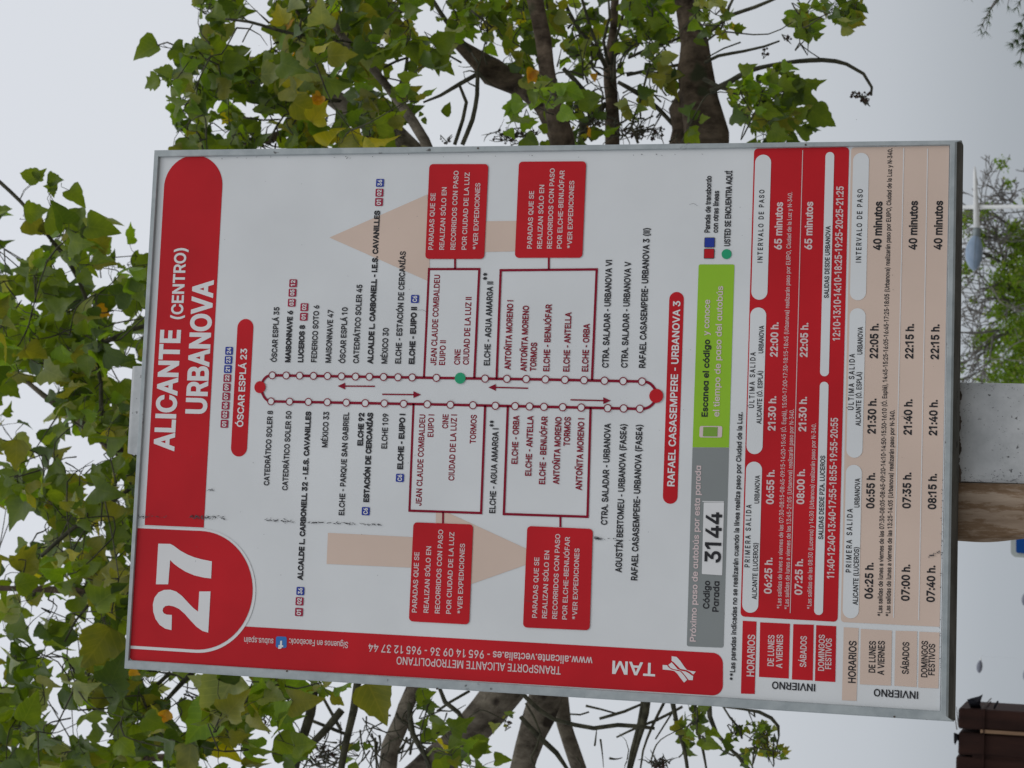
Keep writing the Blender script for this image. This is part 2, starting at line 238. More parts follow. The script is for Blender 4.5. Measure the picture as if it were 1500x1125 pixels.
# ------------------------------------------------------------------ lettering
GL = '''A	480	16,0 201,509 276,509 463,0 395,0 276,334 232,478 245,478 228,419 191,302 85,0;110,142 110,199 370,199 370,142
B	456	60,0 60,509 241,509 289,504 329,491 359,469 381,442 394,410 398,374 395,344 387,320 373,301 356,286 315,267 315,262 339,257 363,245 385,227 402,203 414,173 418,136 413,100 400,67 386,48 368,31 344,18 301,4 247,0;125,57 245,57 281,60 309,67 330,80 344,96 353,115 355,137 352,161 342,184 327,203 306,218 279,228 248,231 125,231;125,285 238,285 265,288 288,296 308,309 323,326 333,348 336,372 333,393 326,412 313,429 294,442 270,449 240,452 125,452
C	510	267,-7 205,1 150,25 104,63 70,115 48,179 40,254 48,329 70,393 104,445 150,484 205,508 267,516 305,513 340,504 373,490 402,471 427,447 448,418 463,385 473,348 408,348 401,373 389,395 375,413 357,428 337,440 315,449 292,454 267,456 223,450 184,432 150,403 125,364 109,314 103,254 109,194 125,145 151,105 184,76 223,59 267,53 292,55 315,60 337,69 357,81 375,96 389,114 401,136 408,160 473,160 463,124 448,91 428,62 402,38 373,19 341,5 305,-4
D	502	219,0 96,0 96,57 215,57 272,63 318,81 343,99 363,122 379,149 394,198 399,255 394,312 379,361 364,388 344,410 320,428 275,446 221,452 93,452 93,509 225,509 294,501 353,478 399,441 433,391 455,329 462,255 455,181 433,119 398,68 351,31 291,8;125,509 125,0 60,0 60,509
E	419	60,0 60,509 372,509 372,452 125,452 125,286 355,286 355,229 125,229 125,57 375,57 375,0
F	410	60,0 60,509 369,509 369,452 125,452 125,278 346,278 346,221 125,221 125,0
G	520	269,-7 205,1 149,25 104,64 69,116 47,179 40,254 47,329 69,393 103,445 149,484 203,508 265,516 304,513 340,504 374,489 403,469 429,445 449,416 465,384 474,349 408,349 399,372 387,393 373,411 356,427 337,439 315,448 291,454 265,456 222,450 183,432 150,404 125,364 109,314 103,254 109,194 125,145 151,105 184,76 224,59 269,53 309,57 345,71 374,93 396,123 410,160 415,202 434,199 283,199 283,256 478,256 478,200 471,141 451,91 419,50 377,19 326,0
H	517	60,0 60,509 125,509 125,289 392,289 392,509 457,509 457,0 392,0 392,232 125,232 125,0
I	300	31,0 31,57 118,57 118,452 31,452 31,509 269,509 269,452 183,452 183,57 269,57 269,0
J	396	185,-7 143,-2 106,11 75,33 52,63 38,100 33,145 33,173 98,173 100,117 108,93 122,74 139,61 160,53 185,50 209,53 230,61 248,74 261,93 269,117 272,145 272,509 336,509 336,145 332,100 318,63 294,33 263,11 227,-2
K	467	104,145 104,216 174,303 364,509 448,509 231,276 228,276;60,0 60,509 125,509 125,0;372,0 188,259 228,309 449,0
L	393	60,0 60,509 125,509 125,57 361,57 361,0
M	628	60,0 60,509 152,509 277,187 322,49 307,49 342,158 476,509 568,509 568,0 504,0 504,327 507,457 513,457 482,363 456,291 342,0 286,0 170,291 112,457 119,457 122,328 122,0
N	523	60,0 60,509 136,509 363,151 414,55 405,54 399,157 399,509 463,509 463,0 387,0 177,331 108,452 119,454 125,291 125,0
O	533	267,-7 205,1 150,25 105,63 70,115 48,179 40,254 48,329 70,393 105,445 150,484 205,508 267,516 329,508 384,484 429,445 464,393 486,329 493,254 486,179 464,115 429,63 384,25 329,1;267,53 310,59 349,76 383,105 408,144 425,194 430,254 425,314 408,365 383,404 349,433 310,450 267,456 223,450 184,433 151,404 125,364 109,314 103,254 109,194 125,144 151,105 184,76 223,59
P	445	60,0 60,509 235,509 289,503 332,487 366,462 390,430 404,391 409,348 404,304 390,265 366,233 332,207 289,191 235,186 109,186 109,242 233,242 269,246 297,256 312,266 324,279 333,294 342,319 344,348 342,376 333,402 324,416 297,439 268,449 232,452 125,452 125,0
Q	533	245,159 313,159 468,-48 401,-48;267,-7 205,1 150,25 105,63 70,115 48,179 40,254 48,329 70,393 105,445 150,484 205,508 267,516 329,508 384,484 429,445 464,393 486,329 493,254 486,179 464,115 429,63 384,25 329,1;267,53 310,59 349,76 383,105 408,144 425,194 430,254 425,314 408,365 383,404 349,433 310,450 267,456 223,450 184,433 151,404 125,364 109,314 103,254 109,194 125,144 151,105 184,76 223,59
R	449	60,0 60,509 236,509 290,504 333,489 367,465 390,433 405,395 409,352 405,309 390,271 376,250 356,232 333,217 289,203 236,198 96,198 96,255 234,255 269,258 298,267 313,276 325,287 334,300 342,324 345,352 342,380 334,405 325,419 298,440 269,449 233,452 125,452 125,0;353,0 230,229 303,229 428,0
S	447	224,-9 172,-4 128,9 91,31 64,60 46,96 38,137 104,137 114,102 123,88 142,71 166,59 194,52 224,49 257,52 286,60 311,74 329,92 338,106 344,122 346,139 344,154 340,168 332,179 316,193 296,205 272,214 184,239 128,260 86,289 67,313 56,341 52,372 54,400 62,425 75,448 102,476 138,498 180,511 227,516 275,511 316,498 351,476 377,449 394,415 401,378 337,378 332,402 320,421 302,437 267,453 225,459 194,456 167,448 145,435 129,418 121,405 115,376 117,359 122,345 148,319 169,308 212,293 312,264 359,238 379,220 395,198 405,171 408,139 403,99 386,64 360,34 323,11 278,-4
T	449	32,452 32,509 417,509 417,452 257,452 257,0 193,0 193,452
U	517	259,-8 203,-2 154,15 114,43 85,80 66,124 60,173 60,509 124,509 124,178 128,144 141,113 160,87 187,68 220,56 259,52 298,56 331,68 357,87 377,113 389,144 393,178 393,509 457,509 457,173 451,124 433,80 403,43 363,15 315,-2
V	480	204,0 16,509 84,509 203,176 248,31 235,31 252,90 279,176 395,509 463,509 278,0
W	686	155,0 16,509 82,509 170,171 197,40 189,40 205,120 306,509 380,509 462,196 497,40 488,40 504,120 603,509 670,509 530,0 455,0 359,356 336,475 350,475 327,359 230,0
X	474	18,0 217,284 217,236 29,509 104,509 204,361 243,292 232,292 261,345 374,509 446,509 259,239 259,287 456,0 382,0 268,165 230,231 244,231 216,181 91,0
Y	472	203,0 203,208 16,509 91,509 208,318 236,264 250,230 224,230 237,265 280,344 381,509 455,509 268,208 268,0
Z	438	42,0 42,46 306,431 341,476 348,454 40,452 40,509 397,509 397,462 134,81 97,33 90,54 152,57 399,57 399,0
a	389	160,-9 126,-5 94,5 68,22 48,45 35,73 30,108 34,138 43,161 58,179 78,193 100,203 125,211 152,216 252,230 270,238 275,248 276,257 273,279 267,297 260,307 240,322 220,329 196,331 171,329 149,322 132,313 107,288 100,274 41,291 57,322 79,346 104,364 133,375 163,382 194,384 239,379 263,372 286,360 306,343 322,320 333,290 337,251 337,0 277,0 277,52 272,52 264,38 236,12 215,1 190,-6;170,45 202,49 228,59 248,74 263,93 272,115 276,138 276,190 270,186 246,179 175,168 134,159 117,150 103,139 93,118 92,105 96,82 102,72 114,61 130,52 149,47
b	424	229,-8 198,-5 172,4 153,17 138,31 118,59 112,59 112,0 53,0 53,509 114,509 114,319 118,319 137,346 152,360 171,373 197,381 229,384 274,378 313,361 345,332 370,293 385,245 390,189 385,133 370,84 346,45 313,16 274,-2;220,47 242,49 262,55 279,66 301,88 316,117 325,151 328,189 325,227 316,261 301,290 280,311 262,322 243,328 220,330 198,328 178,322 161,312 140,291 125,263 116,229 113,189 116,150 125,115 140,86 162,65 179,55 198,49
c	396	207,-8 159,-2 117,16 82,46 56,85 40,133 34,187 40,243 56,291 82,330 117,360 159,378 207,384 234,383 260,377 284,368 305,356 324,341 340,322 353,301 362,277 303,262 290,289 270,311 257,319 226,329 184,328 163,321 145,310 124,287 108,258 99,224 96,187 99,151 108,117 124,89 145,66 163,55 184,49 207,46 243,52 271,66 292,89 304,117 363,102 354,78 341,56 325,37 306,21 261,-1 235,-6
d	424	195,-8 151,-2 111,16 79,45 55,84 39,133 34,189 39,245 55,293 79,332 112,361 151,378 196,384 228,381 253,373 272,360 287,346 306,319 311,319 311,509 372,509 372,0 313,0 313,59 307,59 287,31 272,17 252,4 227,-5;205,47 226,49 246,55 263,65 284,86 299,115 309,150 312,189 309,229 300,263 284,291 263,312 246,322 227,328 205,330 182,328 162,322 145,311 124,290 108,261 99,227 96,189 99,151 109,117 124,88 145,66 162,55 182,49
e	404	212,-8 161,-2 117,16 82,46 56,85 40,132 34,187 39,242 55,290 81,329 115,359 157,378 205,384 236,382 266,374 294,361 319,341 341,315 357,282 368,242 371,194 371,169 75,169 75,221 338,221 310,202 307,237 298,269 283,294 263,314 246,323 227,328 205,330 183,328 164,323 146,313 125,294 109,270 99,241 96,178 100,139 110,106 128,80 151,61 179,50 212,46 234,48 254,53 271,61 285,73 297,88 306,105 365,91 353,63 335,39 311,19 283,4 249,-5
f	254	228,379 228,327 6,327 6,379;81,0 81,432 82,452 87,470 96,486 113,505 135,519 161,527 187,530 234,524 243,521 227,468 215,472 195,474 178,472 164,468 154,460 147,449 143,435 142,419 142,0
g	425	207,-151 168,-148 134,-140 105,-127 82,-110 64,-91 51,-69 101,-41 122,-66 136,-78 154,-88 178,-95 207,-97 236,-95 261,-87 282,-75 295,-62 304,-47 310,-28 311,68 306,68 287,41 272,28 252,16 227,8 195,5 152,10 113,27 80,53 55,90 39,136 34,191 39,246 55,293 80,332 112,361 152,378 196,384 228,382 253,373 273,360 288,346 308,319 313,319 313,379 372,379 372,-9 370,-40 363,-67 350,-90 324,-117 291,-136 251,-147;205,59 237,63 264,75 285,95 300,121 309,154 312,193 309,231 300,264 285,291 264,312 247,322 227,328 205,330 182,328 163,322 145,312 124,290 109,262 99,229 96,193 99,155 109,123 124,96 145,76 163,66 183,61
h	410	114,227 114,0 53,0 53,509 114,509 114,287 102,287 116,319 132,344 152,362 175,374 200,382 227,384 264,380 295,369 321,349 341,321 353,285 357,240 357,0 296,0 296,235 293,263 286,286 273,304 256,318 235,326 210,329 184,326 161,317 141,303 126,283 117,257
i	167	53,0 53,379 114,379 114,0;84,443 73,444 54,455 47,463 41,483 47,504 54,512 63,518 84,524 95,522 114,512 121,504 126,483 125,472 114,455 105,448
j	167	53,379 114,379 114,-30 111,-63 102,-90 92,-106 80,-119 65,-129 37,-139 -10,-143 -10,-87 18,-85 31,-80 40,-72 47,-61 51,-46 53,-29;83,443 72,444 53,455 42,472 41,483 42,494 53,512 62,518 83,524 95,522 114,512 125,494 126,483 125,472 114,455 95,444
k	381	110,137 110,212 121,212 284,379 360,379 184,199 177,199;53,0 53,509 114,509 114,0;294,0 148,186 191,229 372,0
l	189	139,-2 112,0 91,8 74,20 62,37 55,59 53,84 53,509 114,509 115,77 120,62 130,54 146,52 170,54 181,3 162,-1
m	610	53,0 53,379 112,379 112,295 108,295 118,323 132,346 151,363 172,376 195,384 219,386 245,383 268,375 287,361 303,342 314,320 321,295 312,295 322,321 337,343 357,361 381,375 407,383 437,386 468,383 497,372 522,354 541,328 553,296 557,255 557,0 496,0 496,254 494,273 490,289 483,302 473,313 456,323 438,329 419,330 395,328 374,320 358,307 345,290 338,270 335,247 335,0 274,0 274,260 272,280 265,297 253,311 238,322 220,328 199,330 178,328 158,320 140,307 126,289 117,266 114,238 114,0
n	410	114,227 114,0 53,0 53,379 112,379 112,287 102,287 116,319 132,344 152,362 175,374 200,382 227,384 264,380 295,369 321,349 341,321 353,285 357,240 357,0 296,0 296,235 293,263 286,286 273,304 256,318 235,326 210,329 184,326 161,317 141,303 126,283 117,257
o	415	207,-8 159,-2 117,16 82,46 56,85 40,133 34,187 40,243 56,291 82,330 117,360 159,378 207,384 256,378 299,360 333,330 359,291 376,243 381,187 376,133 359,85 333,46 299,16 256,-2;207,46 231,49 252,55 270,66 292,89 307,117 316,151 319,187 316,224 307,258 292,287 270,310 252,321 231,328 207,330 184,328 163,321 145,310 124,287 108,258 99,224 96,187 99,151 108,117 124,89 145,66 163,55 184,49
p	424	53,-143 53,379 112,379 112,319 118,319 137,346 152,360 171,373 197,381 229,384 274,378 313,361 345,332 370,293 385,245 390,189 385,133 370,84 346,45 313,16 274,-2 229,-8 198,-5 173,4 153,17 138,31 118,59 114,59 114,-143;220,47 242,49 262,55 279,66 301,88 316,117 325,151 328,189 325,227 316,261 301,290 280,311 262,322 243,328 220,330 198,328 178,322 161,312 140,291 125,263 116,229 113,189 116,150 125,115 140,86 162,65 179,55 198,49
q	424	372,-143 311,-143 311,59 306,59 287,31 272,17 252,4 227,-5 195,-8 151,-2 111,16 79,45 55,84 39,133 34,189 39,245 55,293 79,332 112,361 151,378 196,384 228,381 253,373 272,360 287,346 307,319 313,319 313,379 372,379;205,47 226,49 246,55 263,65 284,86 299,115 309,150 312,189 309,229 300,263 284,291 263,312 246,322 227,328 205,330 182,328 162,322 145,311 124,290 108,261 99,227 96,189 99,151 109,117 124,88 145,66 162,55 182,49
r	259	53,0 53,379 112,379 112,321 115,321 124,339 152,367 181,380 213,385 243,384 243,322 207,326 182,323 159,315 140,301 126,284 117,262 114,237 114,0
s	365	182,-8 145,-5 112,3 84,18 62,38 45,63 36,94 94,107 101,87 111,72 124,60 150,49 181,45 206,47 227,53 244,62 255,71 262,81 267,91 268,103 262,126 254,136 237,147 149,170 104,186 72,208 58,227 50,249 47,274 49,295 55,314 65,332 87,354 115,370 149,381 187,384 223,381 254,372 279,358 299,339 314,316 324,290 268,277 258,298 243,316 228,325 210,331 187,333 166,331 147,326 131,317 114,299 110,289 109,277 110,264 115,253 124,243 144,232 275,194 306,171 320,153 328,131 331,107 329,85 323,65 312,47 290,24 260,6 223,-5
t	227	204,379 204,327 6,327 6,379;65,471 126,471 126,98 130,70 136,61 144,55 156,51 170,50 202,54 213,2 192,-3 168,-4 138,-1 113,7 92,21 77,41 68,64 65,93
u	410	182,-5 146,-1 115,11 89,31 69,59 57,95 53,139 53,379 114,379 114,144 116,117 124,94 137,75 154,61 175,53 200,50 226,53 249,62 268,77 283,97 293,122 296,153 296,379 357,379 357,0 298,0 298,92 307,92 294,60 277,35 257,17 222,0
v	389	163,0 17,379 84,379 177,121 206,21 184,21 224,155 305,379 371,379 226,0
w	567	138,0 23,379 87,379 154,137 175,41 165,41 175,90 206,214 252,379 316,379 382,136 402,41 391,41 402,90 423,176 480,379 545,379 429,0 368,0 297,252 277,338 291,338 263,225 199,0
x	379	21,0 171,218 171,171 29,379 100,379 164,279 207,206 175,206 190,229 216,279 282,379 352,379 209,169 209,214 358,0 287,0 214,112 173,182 205,182 165,112 91,0
y	389	47,-139 61,-86 88,-90 104,-89 122,-81 130,-74 141,-58 163,-1 17,379 84,379 177,121 206,21 184,21 202,87 212,121 305,379 371,379 204,-58 191,-85 177,-107 159,-124 139,-136 117,-143 91,-145 77,-145
z	380	42,0 42,46 254,320 254,323 48,323 48,379 333,379 333,331 126,60 126,56 339,56 339,0
0	453	227,-7 191,-3 158,7 130,24 95,62 69,113 53,178 48,254 53,330 69,395 95,447 130,484 159,502 191,512 227,516 262,512 295,502 323,484 358,447 384,395 400,330 405,254 400,178 384,113 359,62 323,24 295,7 263,-3;227,50 250,52 271,60 290,74 313,103 330,144 340,194 344,254 340,314 330,365 313,405 290,435 271,449 250,457 227,460 203,457 182,449 163,435 140,405 123,365 113,314 109,254 113,194 123,144 140,103 163,74 182,60 203,52
1	453	76,0 76,55 391,55 391,0;276,509 276,0 212,0 212,448 209,448 86,358 86,427 198,509
2	453	64,0 64,47 261,257 282,282 299,305 311,327 318,348 320,371 317,397 308,419 293,436 273,449 250,457 224,460 196,457 172,447 153,433 139,413 130,390 127,362 66,362 71,405 86,442 111,473 143,496 182,511 225,516 268,511 306,497 337,474 361,445 376,411 381,372 378,345 371,318 357,290 336,259 306,223 153,60 153,57 389,57 389,0
3	453	218,-7 173,-3 133,10 98,30 70,57 52,91 44,132 109,132 115,107 126,87 144,71 165,59 191,52 219,50 248,53 275,61 297,74 315,93 323,108 328,125 329,145 326,172 316,196 299,217 275,234 242,244 201,248 157,248 157,299 288,448 288,452 70,452 70,509 372,509 372,461 211,278 211,289 264,288 308,276 344,253 371,222 387,186 393,145 387,103 370,66 344,36 309,12 266,-2
4	453	40,105 40,158 247,509 311,509 109,163 413,163 413,105;282,0 282,318 343,318 343,0
5	453	221,-7 178,-2 140,11 108,32 83,60 66,93 60,130 122,130 127,108 138,89 154,73 173,60 196,52 221,50 250,53 276,64 298,82 314,104 324,131 328,162 324,193 314,221 297,244 275,262 248,273 218,277 192,275 167,268 145,258 128,246 67,253 96,509 366,509 366,452 151,452 134,301 155,315 178,325 203,331 229,334 263,330 294,321 321,306 345,285 364,260 379,231 388,199 391,163 385,117 369,76 343,41 309,15 268,-1
6	453	226,-7 182,-1 142,15 109,40 84,74 69,115 64,162 68,199 80,239 102,285 252,509 322,509 151,261 145,261 165,288 179,299 214,312 235,314 278,309 316,295 346,271 370,240 384,201 389,157 384,112 368,73 343,39 310,14 271,-2;226,48 254,52 279,63 299,79 314,101 324,128 327,157 324,187 314,213 299,235 279,251 254,262 226,265 198,262 174,252 153,235 138,214 128,188 125,158 128,128 138,102 153,79 174,63 198,52
7	453	97,0 323,448 323,452 62,452 62,509 391,509 391,449 165,0
8	453	226,-7 178,-2 136,11 101,33 74,62 62,84 54,109 52,135 55,166 65,195 81,220 101,241 125,256 153,265 153,267 129,276 109,289 93,308 80,330 73,354 70,380 75,417 90,450 114,477 146,498 184,511 226,516 269,511 306,498 337,477 361,450 377,417 382,380 379,354 372,330 359,308 343,289 323,276 300,267 300,265 327,256 351,241 372,220 387,195 397,166 401,135 398,109 391,84 378,62 352,33 317,11 275,-2;226,49 258,52 285,60 307,74 323,91 333,113 337,139 333,165 322,189 305,208 283,223 256,232 226,235 196,232 169,223 147,208 130,189 119,165 115,139 119,113 129,91 145,74 167,60 195,52;226,290 252,292 274,300 293,313 307,330 316,351 319,376 316,399 308,420 294,437 275,449 252,457 226,460 200,457 177,449 159,437 145,420 136,399 133,376 136,351 145,330 159,313 178,300 201,292
9	453	226,516 271,510 310,494 343,468 368,434 384,393 389,347 385,309 373,270 350,224 315,168 200,0 130,0 301,248 307,248 299,234 273,210 238,196 218,195 175,199 137,214 106,237 83,269 68,307 64,352 69,397 85,436 110,469 143,494 182,510;226,460 199,457 174,446 154,429 138,407 129,381 125,352 129,322 138,295 154,274 174,257 199,247 226,243 254,247 279,257 299,273 314,295 324,321 327,350 324,381 314,407 299,429 279,446 254,457
(	273	89,207 92,264 101,324 114,384 132,441 153,494 177,539 236,539 212,485 191,428 174,370 161,313 154,258 151,207 160,115 172,67 188,16 209,-38 236,-96 177,-96 139,-21 111,55 95,131
)	273	37,-96 86,18 102,69 113,116 120,162 122,207 119,258 112,313 99,370 62,485 37,539 97,539 121,494 142,441 159,384 173,323 181,264 184,207 178,130 161,53 134,-22 97,-96
-	453	337,244 337,188 114,188 114,244
.	188	95,-4 83,-3 73,1 63,9 55,18 50,41 55,64 63,73 73,81 95,87 118,81 128,73 140,53 141,41 140,29 128,9 118,1
,	188	38,-119 68,71 137,71 84,-119
:	188	95,-4 83,-3 73,1 63,9 55,18 50,41 55,64 63,73 73,81 95,87 118,81 128,73 140,53 141,41 140,29 128,9 118,1;95,271 83,272 63,284 55,294 51,304 50,316 55,339 63,349 73,356 95,362 118,356 128,349 140,328 141,316 140,304 128,284 107,272
*	453	201,223 206,331 114,272 89,315 186,365 89,415 114,459 206,400 201,509 250,509 246,400 337,459 362,415 266,365 362,315 337,272 246,331 250,223
Á	480	16,0 201,509 276,509 463,0 395,0 276,334 232,478 245,478 228,419 191,302 85,0;110,142 110,199 370,199 370,142;213,558 260,659 329,659 263,558
É	419	60,0 60,509 372,509 372,452 125,452 125,286 355,286 355,229 125,229 125,57 375,57 375,0;191,558 239,659 307,659 241,558
Í	300	31,0 31,57 118,57 118,452 31,452 31,509 269,509 269,452 183,452 183,57 269,57 269,0;124,558 171,659 240,659 174,558
Ó	533	267,-7 205,1 150,25 105,63 70,115 48,179 40,254 48,329 70,393 105,445 150,484 205,508 267,516 329,508 384,484 429,445 464,393 486,329 493,254 486,179 464,115 429,63 384,25 329,1;267,53 310,59 349,76 383,105 408,144 425,194 430,254 425,314 408,365 383,404 349,433 310,450 267,456 223,450 184,433 151,404 125,364 109,314 103,254 109,194 125,144 151,105 184,76 223,59;240,558 288,659 356,659 290,558
Ú	517	259,-8 203,-2 154,15 114,43 85,80 66,124 60,173 60,509 124,509 124,178 128,144 141,113 160,87 187,68 220,56 259,52 298,56 331,68 357,87 377,113 389,144 393,178 393,509 457,509 457,173 451,124 433,80 403,43 363,15 315,-2;232,558 280,659 348,659 282,558
Ñ	523	60,0 60,509 136,509 363,151 414,55 405,54 399,157 399,509 463,509 463,0 387,0 177,331 108,452 119,454 125,291 125,0;307,576 294,577 270,584 239,600 224,604 216,602 210,595 206,577 163,577 167,605 177,628 194,643 218,648 231,647 253,639 283,623 300,619 304,619 313,625 319,646 361,646 357,618 346,595 329,580
á	389	160,-9 126,-5 94,5 68,22 48,45 35,73 30,108 34,138 43,161 58,179 78,193 100,203 125,211 152,216 252,230 270,238 275,248 276,257 273,279 267,297 260,307 240,322 220,329 196,331 171,329 149,322 132,313 107,288 100,274 41,291 57,322 79,346 104,364 133,375 163,382 194,384 239,379 263,372 286,360 306,343 322,320 333,290 337,251 337,0 277,0 277,52 272,52 264,38 236,12 215,1 190,-6;170,45 202,49 228,59 248,74 263,93 272,115 276,138 276,190 270,186 246,179 175,168 134,159 117,150 103,139 93,118 92,105 96,82 102,72 114,61 130,52 149,47;162,429 210,529 278,529 212,429
é	404	212,-8 161,-2 117,16 82,46 56,85 40,132 34,187 39,242 55,290 81,329 115,359 157,378 205,384 236,382 266,374 294,361 319,341 341,315 357,282 368,242 371,194 371,169 75,169 75,221 338,221 310,202 307,237 298,269 283,294 263,314 246,323 227,328 205,330 183,328 164,323 146,313 125,294 109,270 99,241 96,178 100,139 110,106 128,80 151,61 179,50 212,46 234,48 254,53 271,61 285,73 297,88 306,105 365,91 353,63 335,39 311,19 283,4 249,-5;177,429 225,529 293,529 227,429
í	167	53,0 53,379 114,379 114,0;57,429 104,529 173,529 107,429
ó	415	207,-8 159,-2 117,16 82,46 56,85 40,133 34,187 40,243 56,291 82,330 117,360 159,378 207,384 256,378 299,360 333,330 359,291 376,243 381,187 376,133 359,85 333,46 299,16 256,-2;207,46 231,49 252,55 270,66 292,89 307,117 316,151 319,187 316,224 307,258 292,287 270,310 252,321 231,328 207,330 184,328 163,321 145,310 124,287 108,258 99,224 96,187 99,151 108,117 124,89 145,66 163,55 184,49;181,429 228,529 297,529 231,429
ú	410	182,-5 146,-1 115,11 89,31 69,59 57,95 53,139 53,379 114,379 114,144 116,117 124,94 137,75 154,61 175,53 200,50 226,53 249,62 268,77 283,97 293,122 296,153 296,379 357,379 357,0 298,0 298,92 307,92 294,60 277,35 257,17 222,0;178,429 226,529 294,529 228,429
ɑ	425	195,-8 151,-2 112,16 79,45 55,84 39,133 34,189 39,245 55,293 80,332 112,361 152,378 196,384 228,382 253,373 273,360 287,346 307,319 311,319 311,379 372,379 372,0 311,0 311,59 307,59 287,31 272,16 252,4 227,-5;205,47 227,49 246,55 264,65 285,86 300,115 309,150 312,189 309,229 300,263 285,291 264,312 247,322 227,328 205,330 182,328 163,322 145,312 124,290 109,262 99,228 96,189 99,151 109,117 124,88 145,66 163,55 183,49
 	188	'''
GLYPH = {}
for ln in GL.split('\n'):
    ch, w, cs = ln.split('\t')
    GLYPH[ch] = (int(w), [[tuple(map(float, p.split(','))) for p in c.split(' ')] for c in cs.split(';')] if cs else [])
GLYPH['I'] = (186, [[(60, 0), (60, 509), (126, 509), (126, 0)]])
GLYPH['l'] = (178, [[(58, 0), (58, 530), (120, 530), (120, 0)]])
GLYPH['1'] = (GLYPH['1'][0] - 70, [[(x - 50, y) for x, y in GLYPH['1'][1][1]]])
GLYPH['|'] = (100, [[(30, -40), (30, 530), (70, 530), (70, -40)]])
GLYPH['-'] = (290, [[(55, 185), (55, 240), (235, 240), (235, 185)]])
CAPH = 509.0
def wind(cs, x, y):
    w = 0
    for c in cs:
        n = len(c)
        for i in range(n):
            x0, y0 = c[i]; x1, y1 = c[(i + 1) % n]
            if (y0 <= y) != (y1 <= y):
                t = x0 + (y - y0) / (y1 - y0) * (x1 - x0)
                if t > x: w += 1 if y1 > y0 else -1
    return w
def fill(cs):
    vs = []; es = []
    for c in cs:
        k = len(vs); n = len(c)
        vs += [Vector(p) for p in c]; es += [(k + i, k + (i + 1) % n) for i in range(n)]
    ov, oe, of, _, _, _ = delaunay_2d_cdt(vs, es, [], 0, 1e-7)
    fs = []
    for f in of:
        cx = sum(ov[i].x for i in f) / len(f); cy = sum(ov[i].y for i in f) / len(f)
        if wind(cs, cx, cy) != 0: fs.append(tuple(f))
    return [(v.x, v.y) for v in ov], fs
def offset(c, d):
    n = len(c); out = []
    for i in range(n):
        a = Vector(c[i - 1]); b = Vector(c[i]); e2 = Vector(c[(i + 1) % n])
        u = b - a; v = e2 - b
        if u.length < 1e-6 or v.length < 1e-6: out.append(tuple(b)); continue
        u.normalize(); v.normalize()
        n1 = Vector((-u.y, u.x)); n2 = Vector((-v.y, v.x)); m = n1 + n2
        if m.length < 0.3: m = n1; k = 1
        else: m.normalize(); k = min(1.6, 1 / max(0.35, m.dot(n1)))
        out.append((b.x + m.x * d * k, b.y + m.y * d * k))
    return out
CACHE = {}
def glyph(ch, wt, xs):
    key = (ch, wt, round(xs * 25))
    if key in CACHE: return CACHE[key]
    q = round(xs * 25) / 25
    w, cs = GLYPH[ch]
    if not cs: CACHE[key] = ([], []); return CACHE[key]
    sc = [[(x * q, y) for x, y in c] for c in cs]
    # outlines run clockwise round ink: outside lies to the left
    big = max(sc, key=lambda c: abs(sum(c[i - 1][0] * c[i][1] - c[i][0] * c[i - 1][1] for i in range(len(c)))))
    area = sum(big[i - 1][0] * big[i][1] - big[i][0] * big[i - 1][1] for i in range(len(big)))
    s = 1 if area < 0 else -1
    if wt: sc = [offset(c, s * wt) for c in sc]
    CACHE[key] = fill(sc)
    return CACHE[key]
def text_sheet(body, a0, b0, a1, cap, wt=22, xs=None, rot=0):
    """triangles of a line of lettering in sheet coordinates from (a0,b0), a1 long"""
    s = cap / (CAPH + 2 * wt)
    nat = sum(GLYPH[c][0] for c in body)
    track = 0.0
    if xs is None: xs = (a1 / s - 2 * wt * 0) / nat
    else: track = (a1 / s - nat * xs) / max(1, len(body) - 1)
    q = max(1, round(xs * 25)) / 25; fx = xs / q
    vs = []; fs = []; x = 0.0
    for c in body:
        gv, gf = glyph(c, wt, xs); k = len(vs)
        for (px, py) in gv:
            X = (x + px * fx) * s; Y = (py + wt) * s
            vs.append((a0 + X, b0 + Y) if not rot else (a0 - Y, b0 + X))
        fs += [tuple(i + k for i in f) for f in gf]
        x += GLYPH[c][0] * xs + track
    return vs, fs
def sheet_obj(name, vs, fs, mat, parent, lay, label=None):
    return obj(name, [W3(a, b, lay) for a, b in vs], fs, mat, parent, label=label)
def text(body, x0, y0, y1, cap, mat, parent, lay=2, wt=16, xs=None, name='lettering'):
    a, b = S(x0, y0)
    x = x0
    for _ in range(4):
        p = S(x, y1); q = S(x + 1, y1); x += (b - p[1]) / (q[1] - p[1])
    a1 = S(x, y1)[0]
    c = S(x0 - cap, y0)[1] - b
    vs, fs = text_sheet(body, a, b, a1 - a, c, wt, xs)
    return sheet_obj(name, vs, fs, M[mat], parent, lay)
def vtext(body, x0, y0, x1, cap, mat, parent, lay=2, wt=16, xs=None, name='lettering'):
    a, b = S(x0, y0); b1 = S(x1, y0 - (x0 - x1) * 0.055)[1]
    c = a - S(x0, y0 + cap)[0]
    vs, fs = text_sheet(body, a, b, b1 - b, c, wt, xs, rot=1)
    return sheet_obj(name, vs, fs, M[mat], parent, lay)
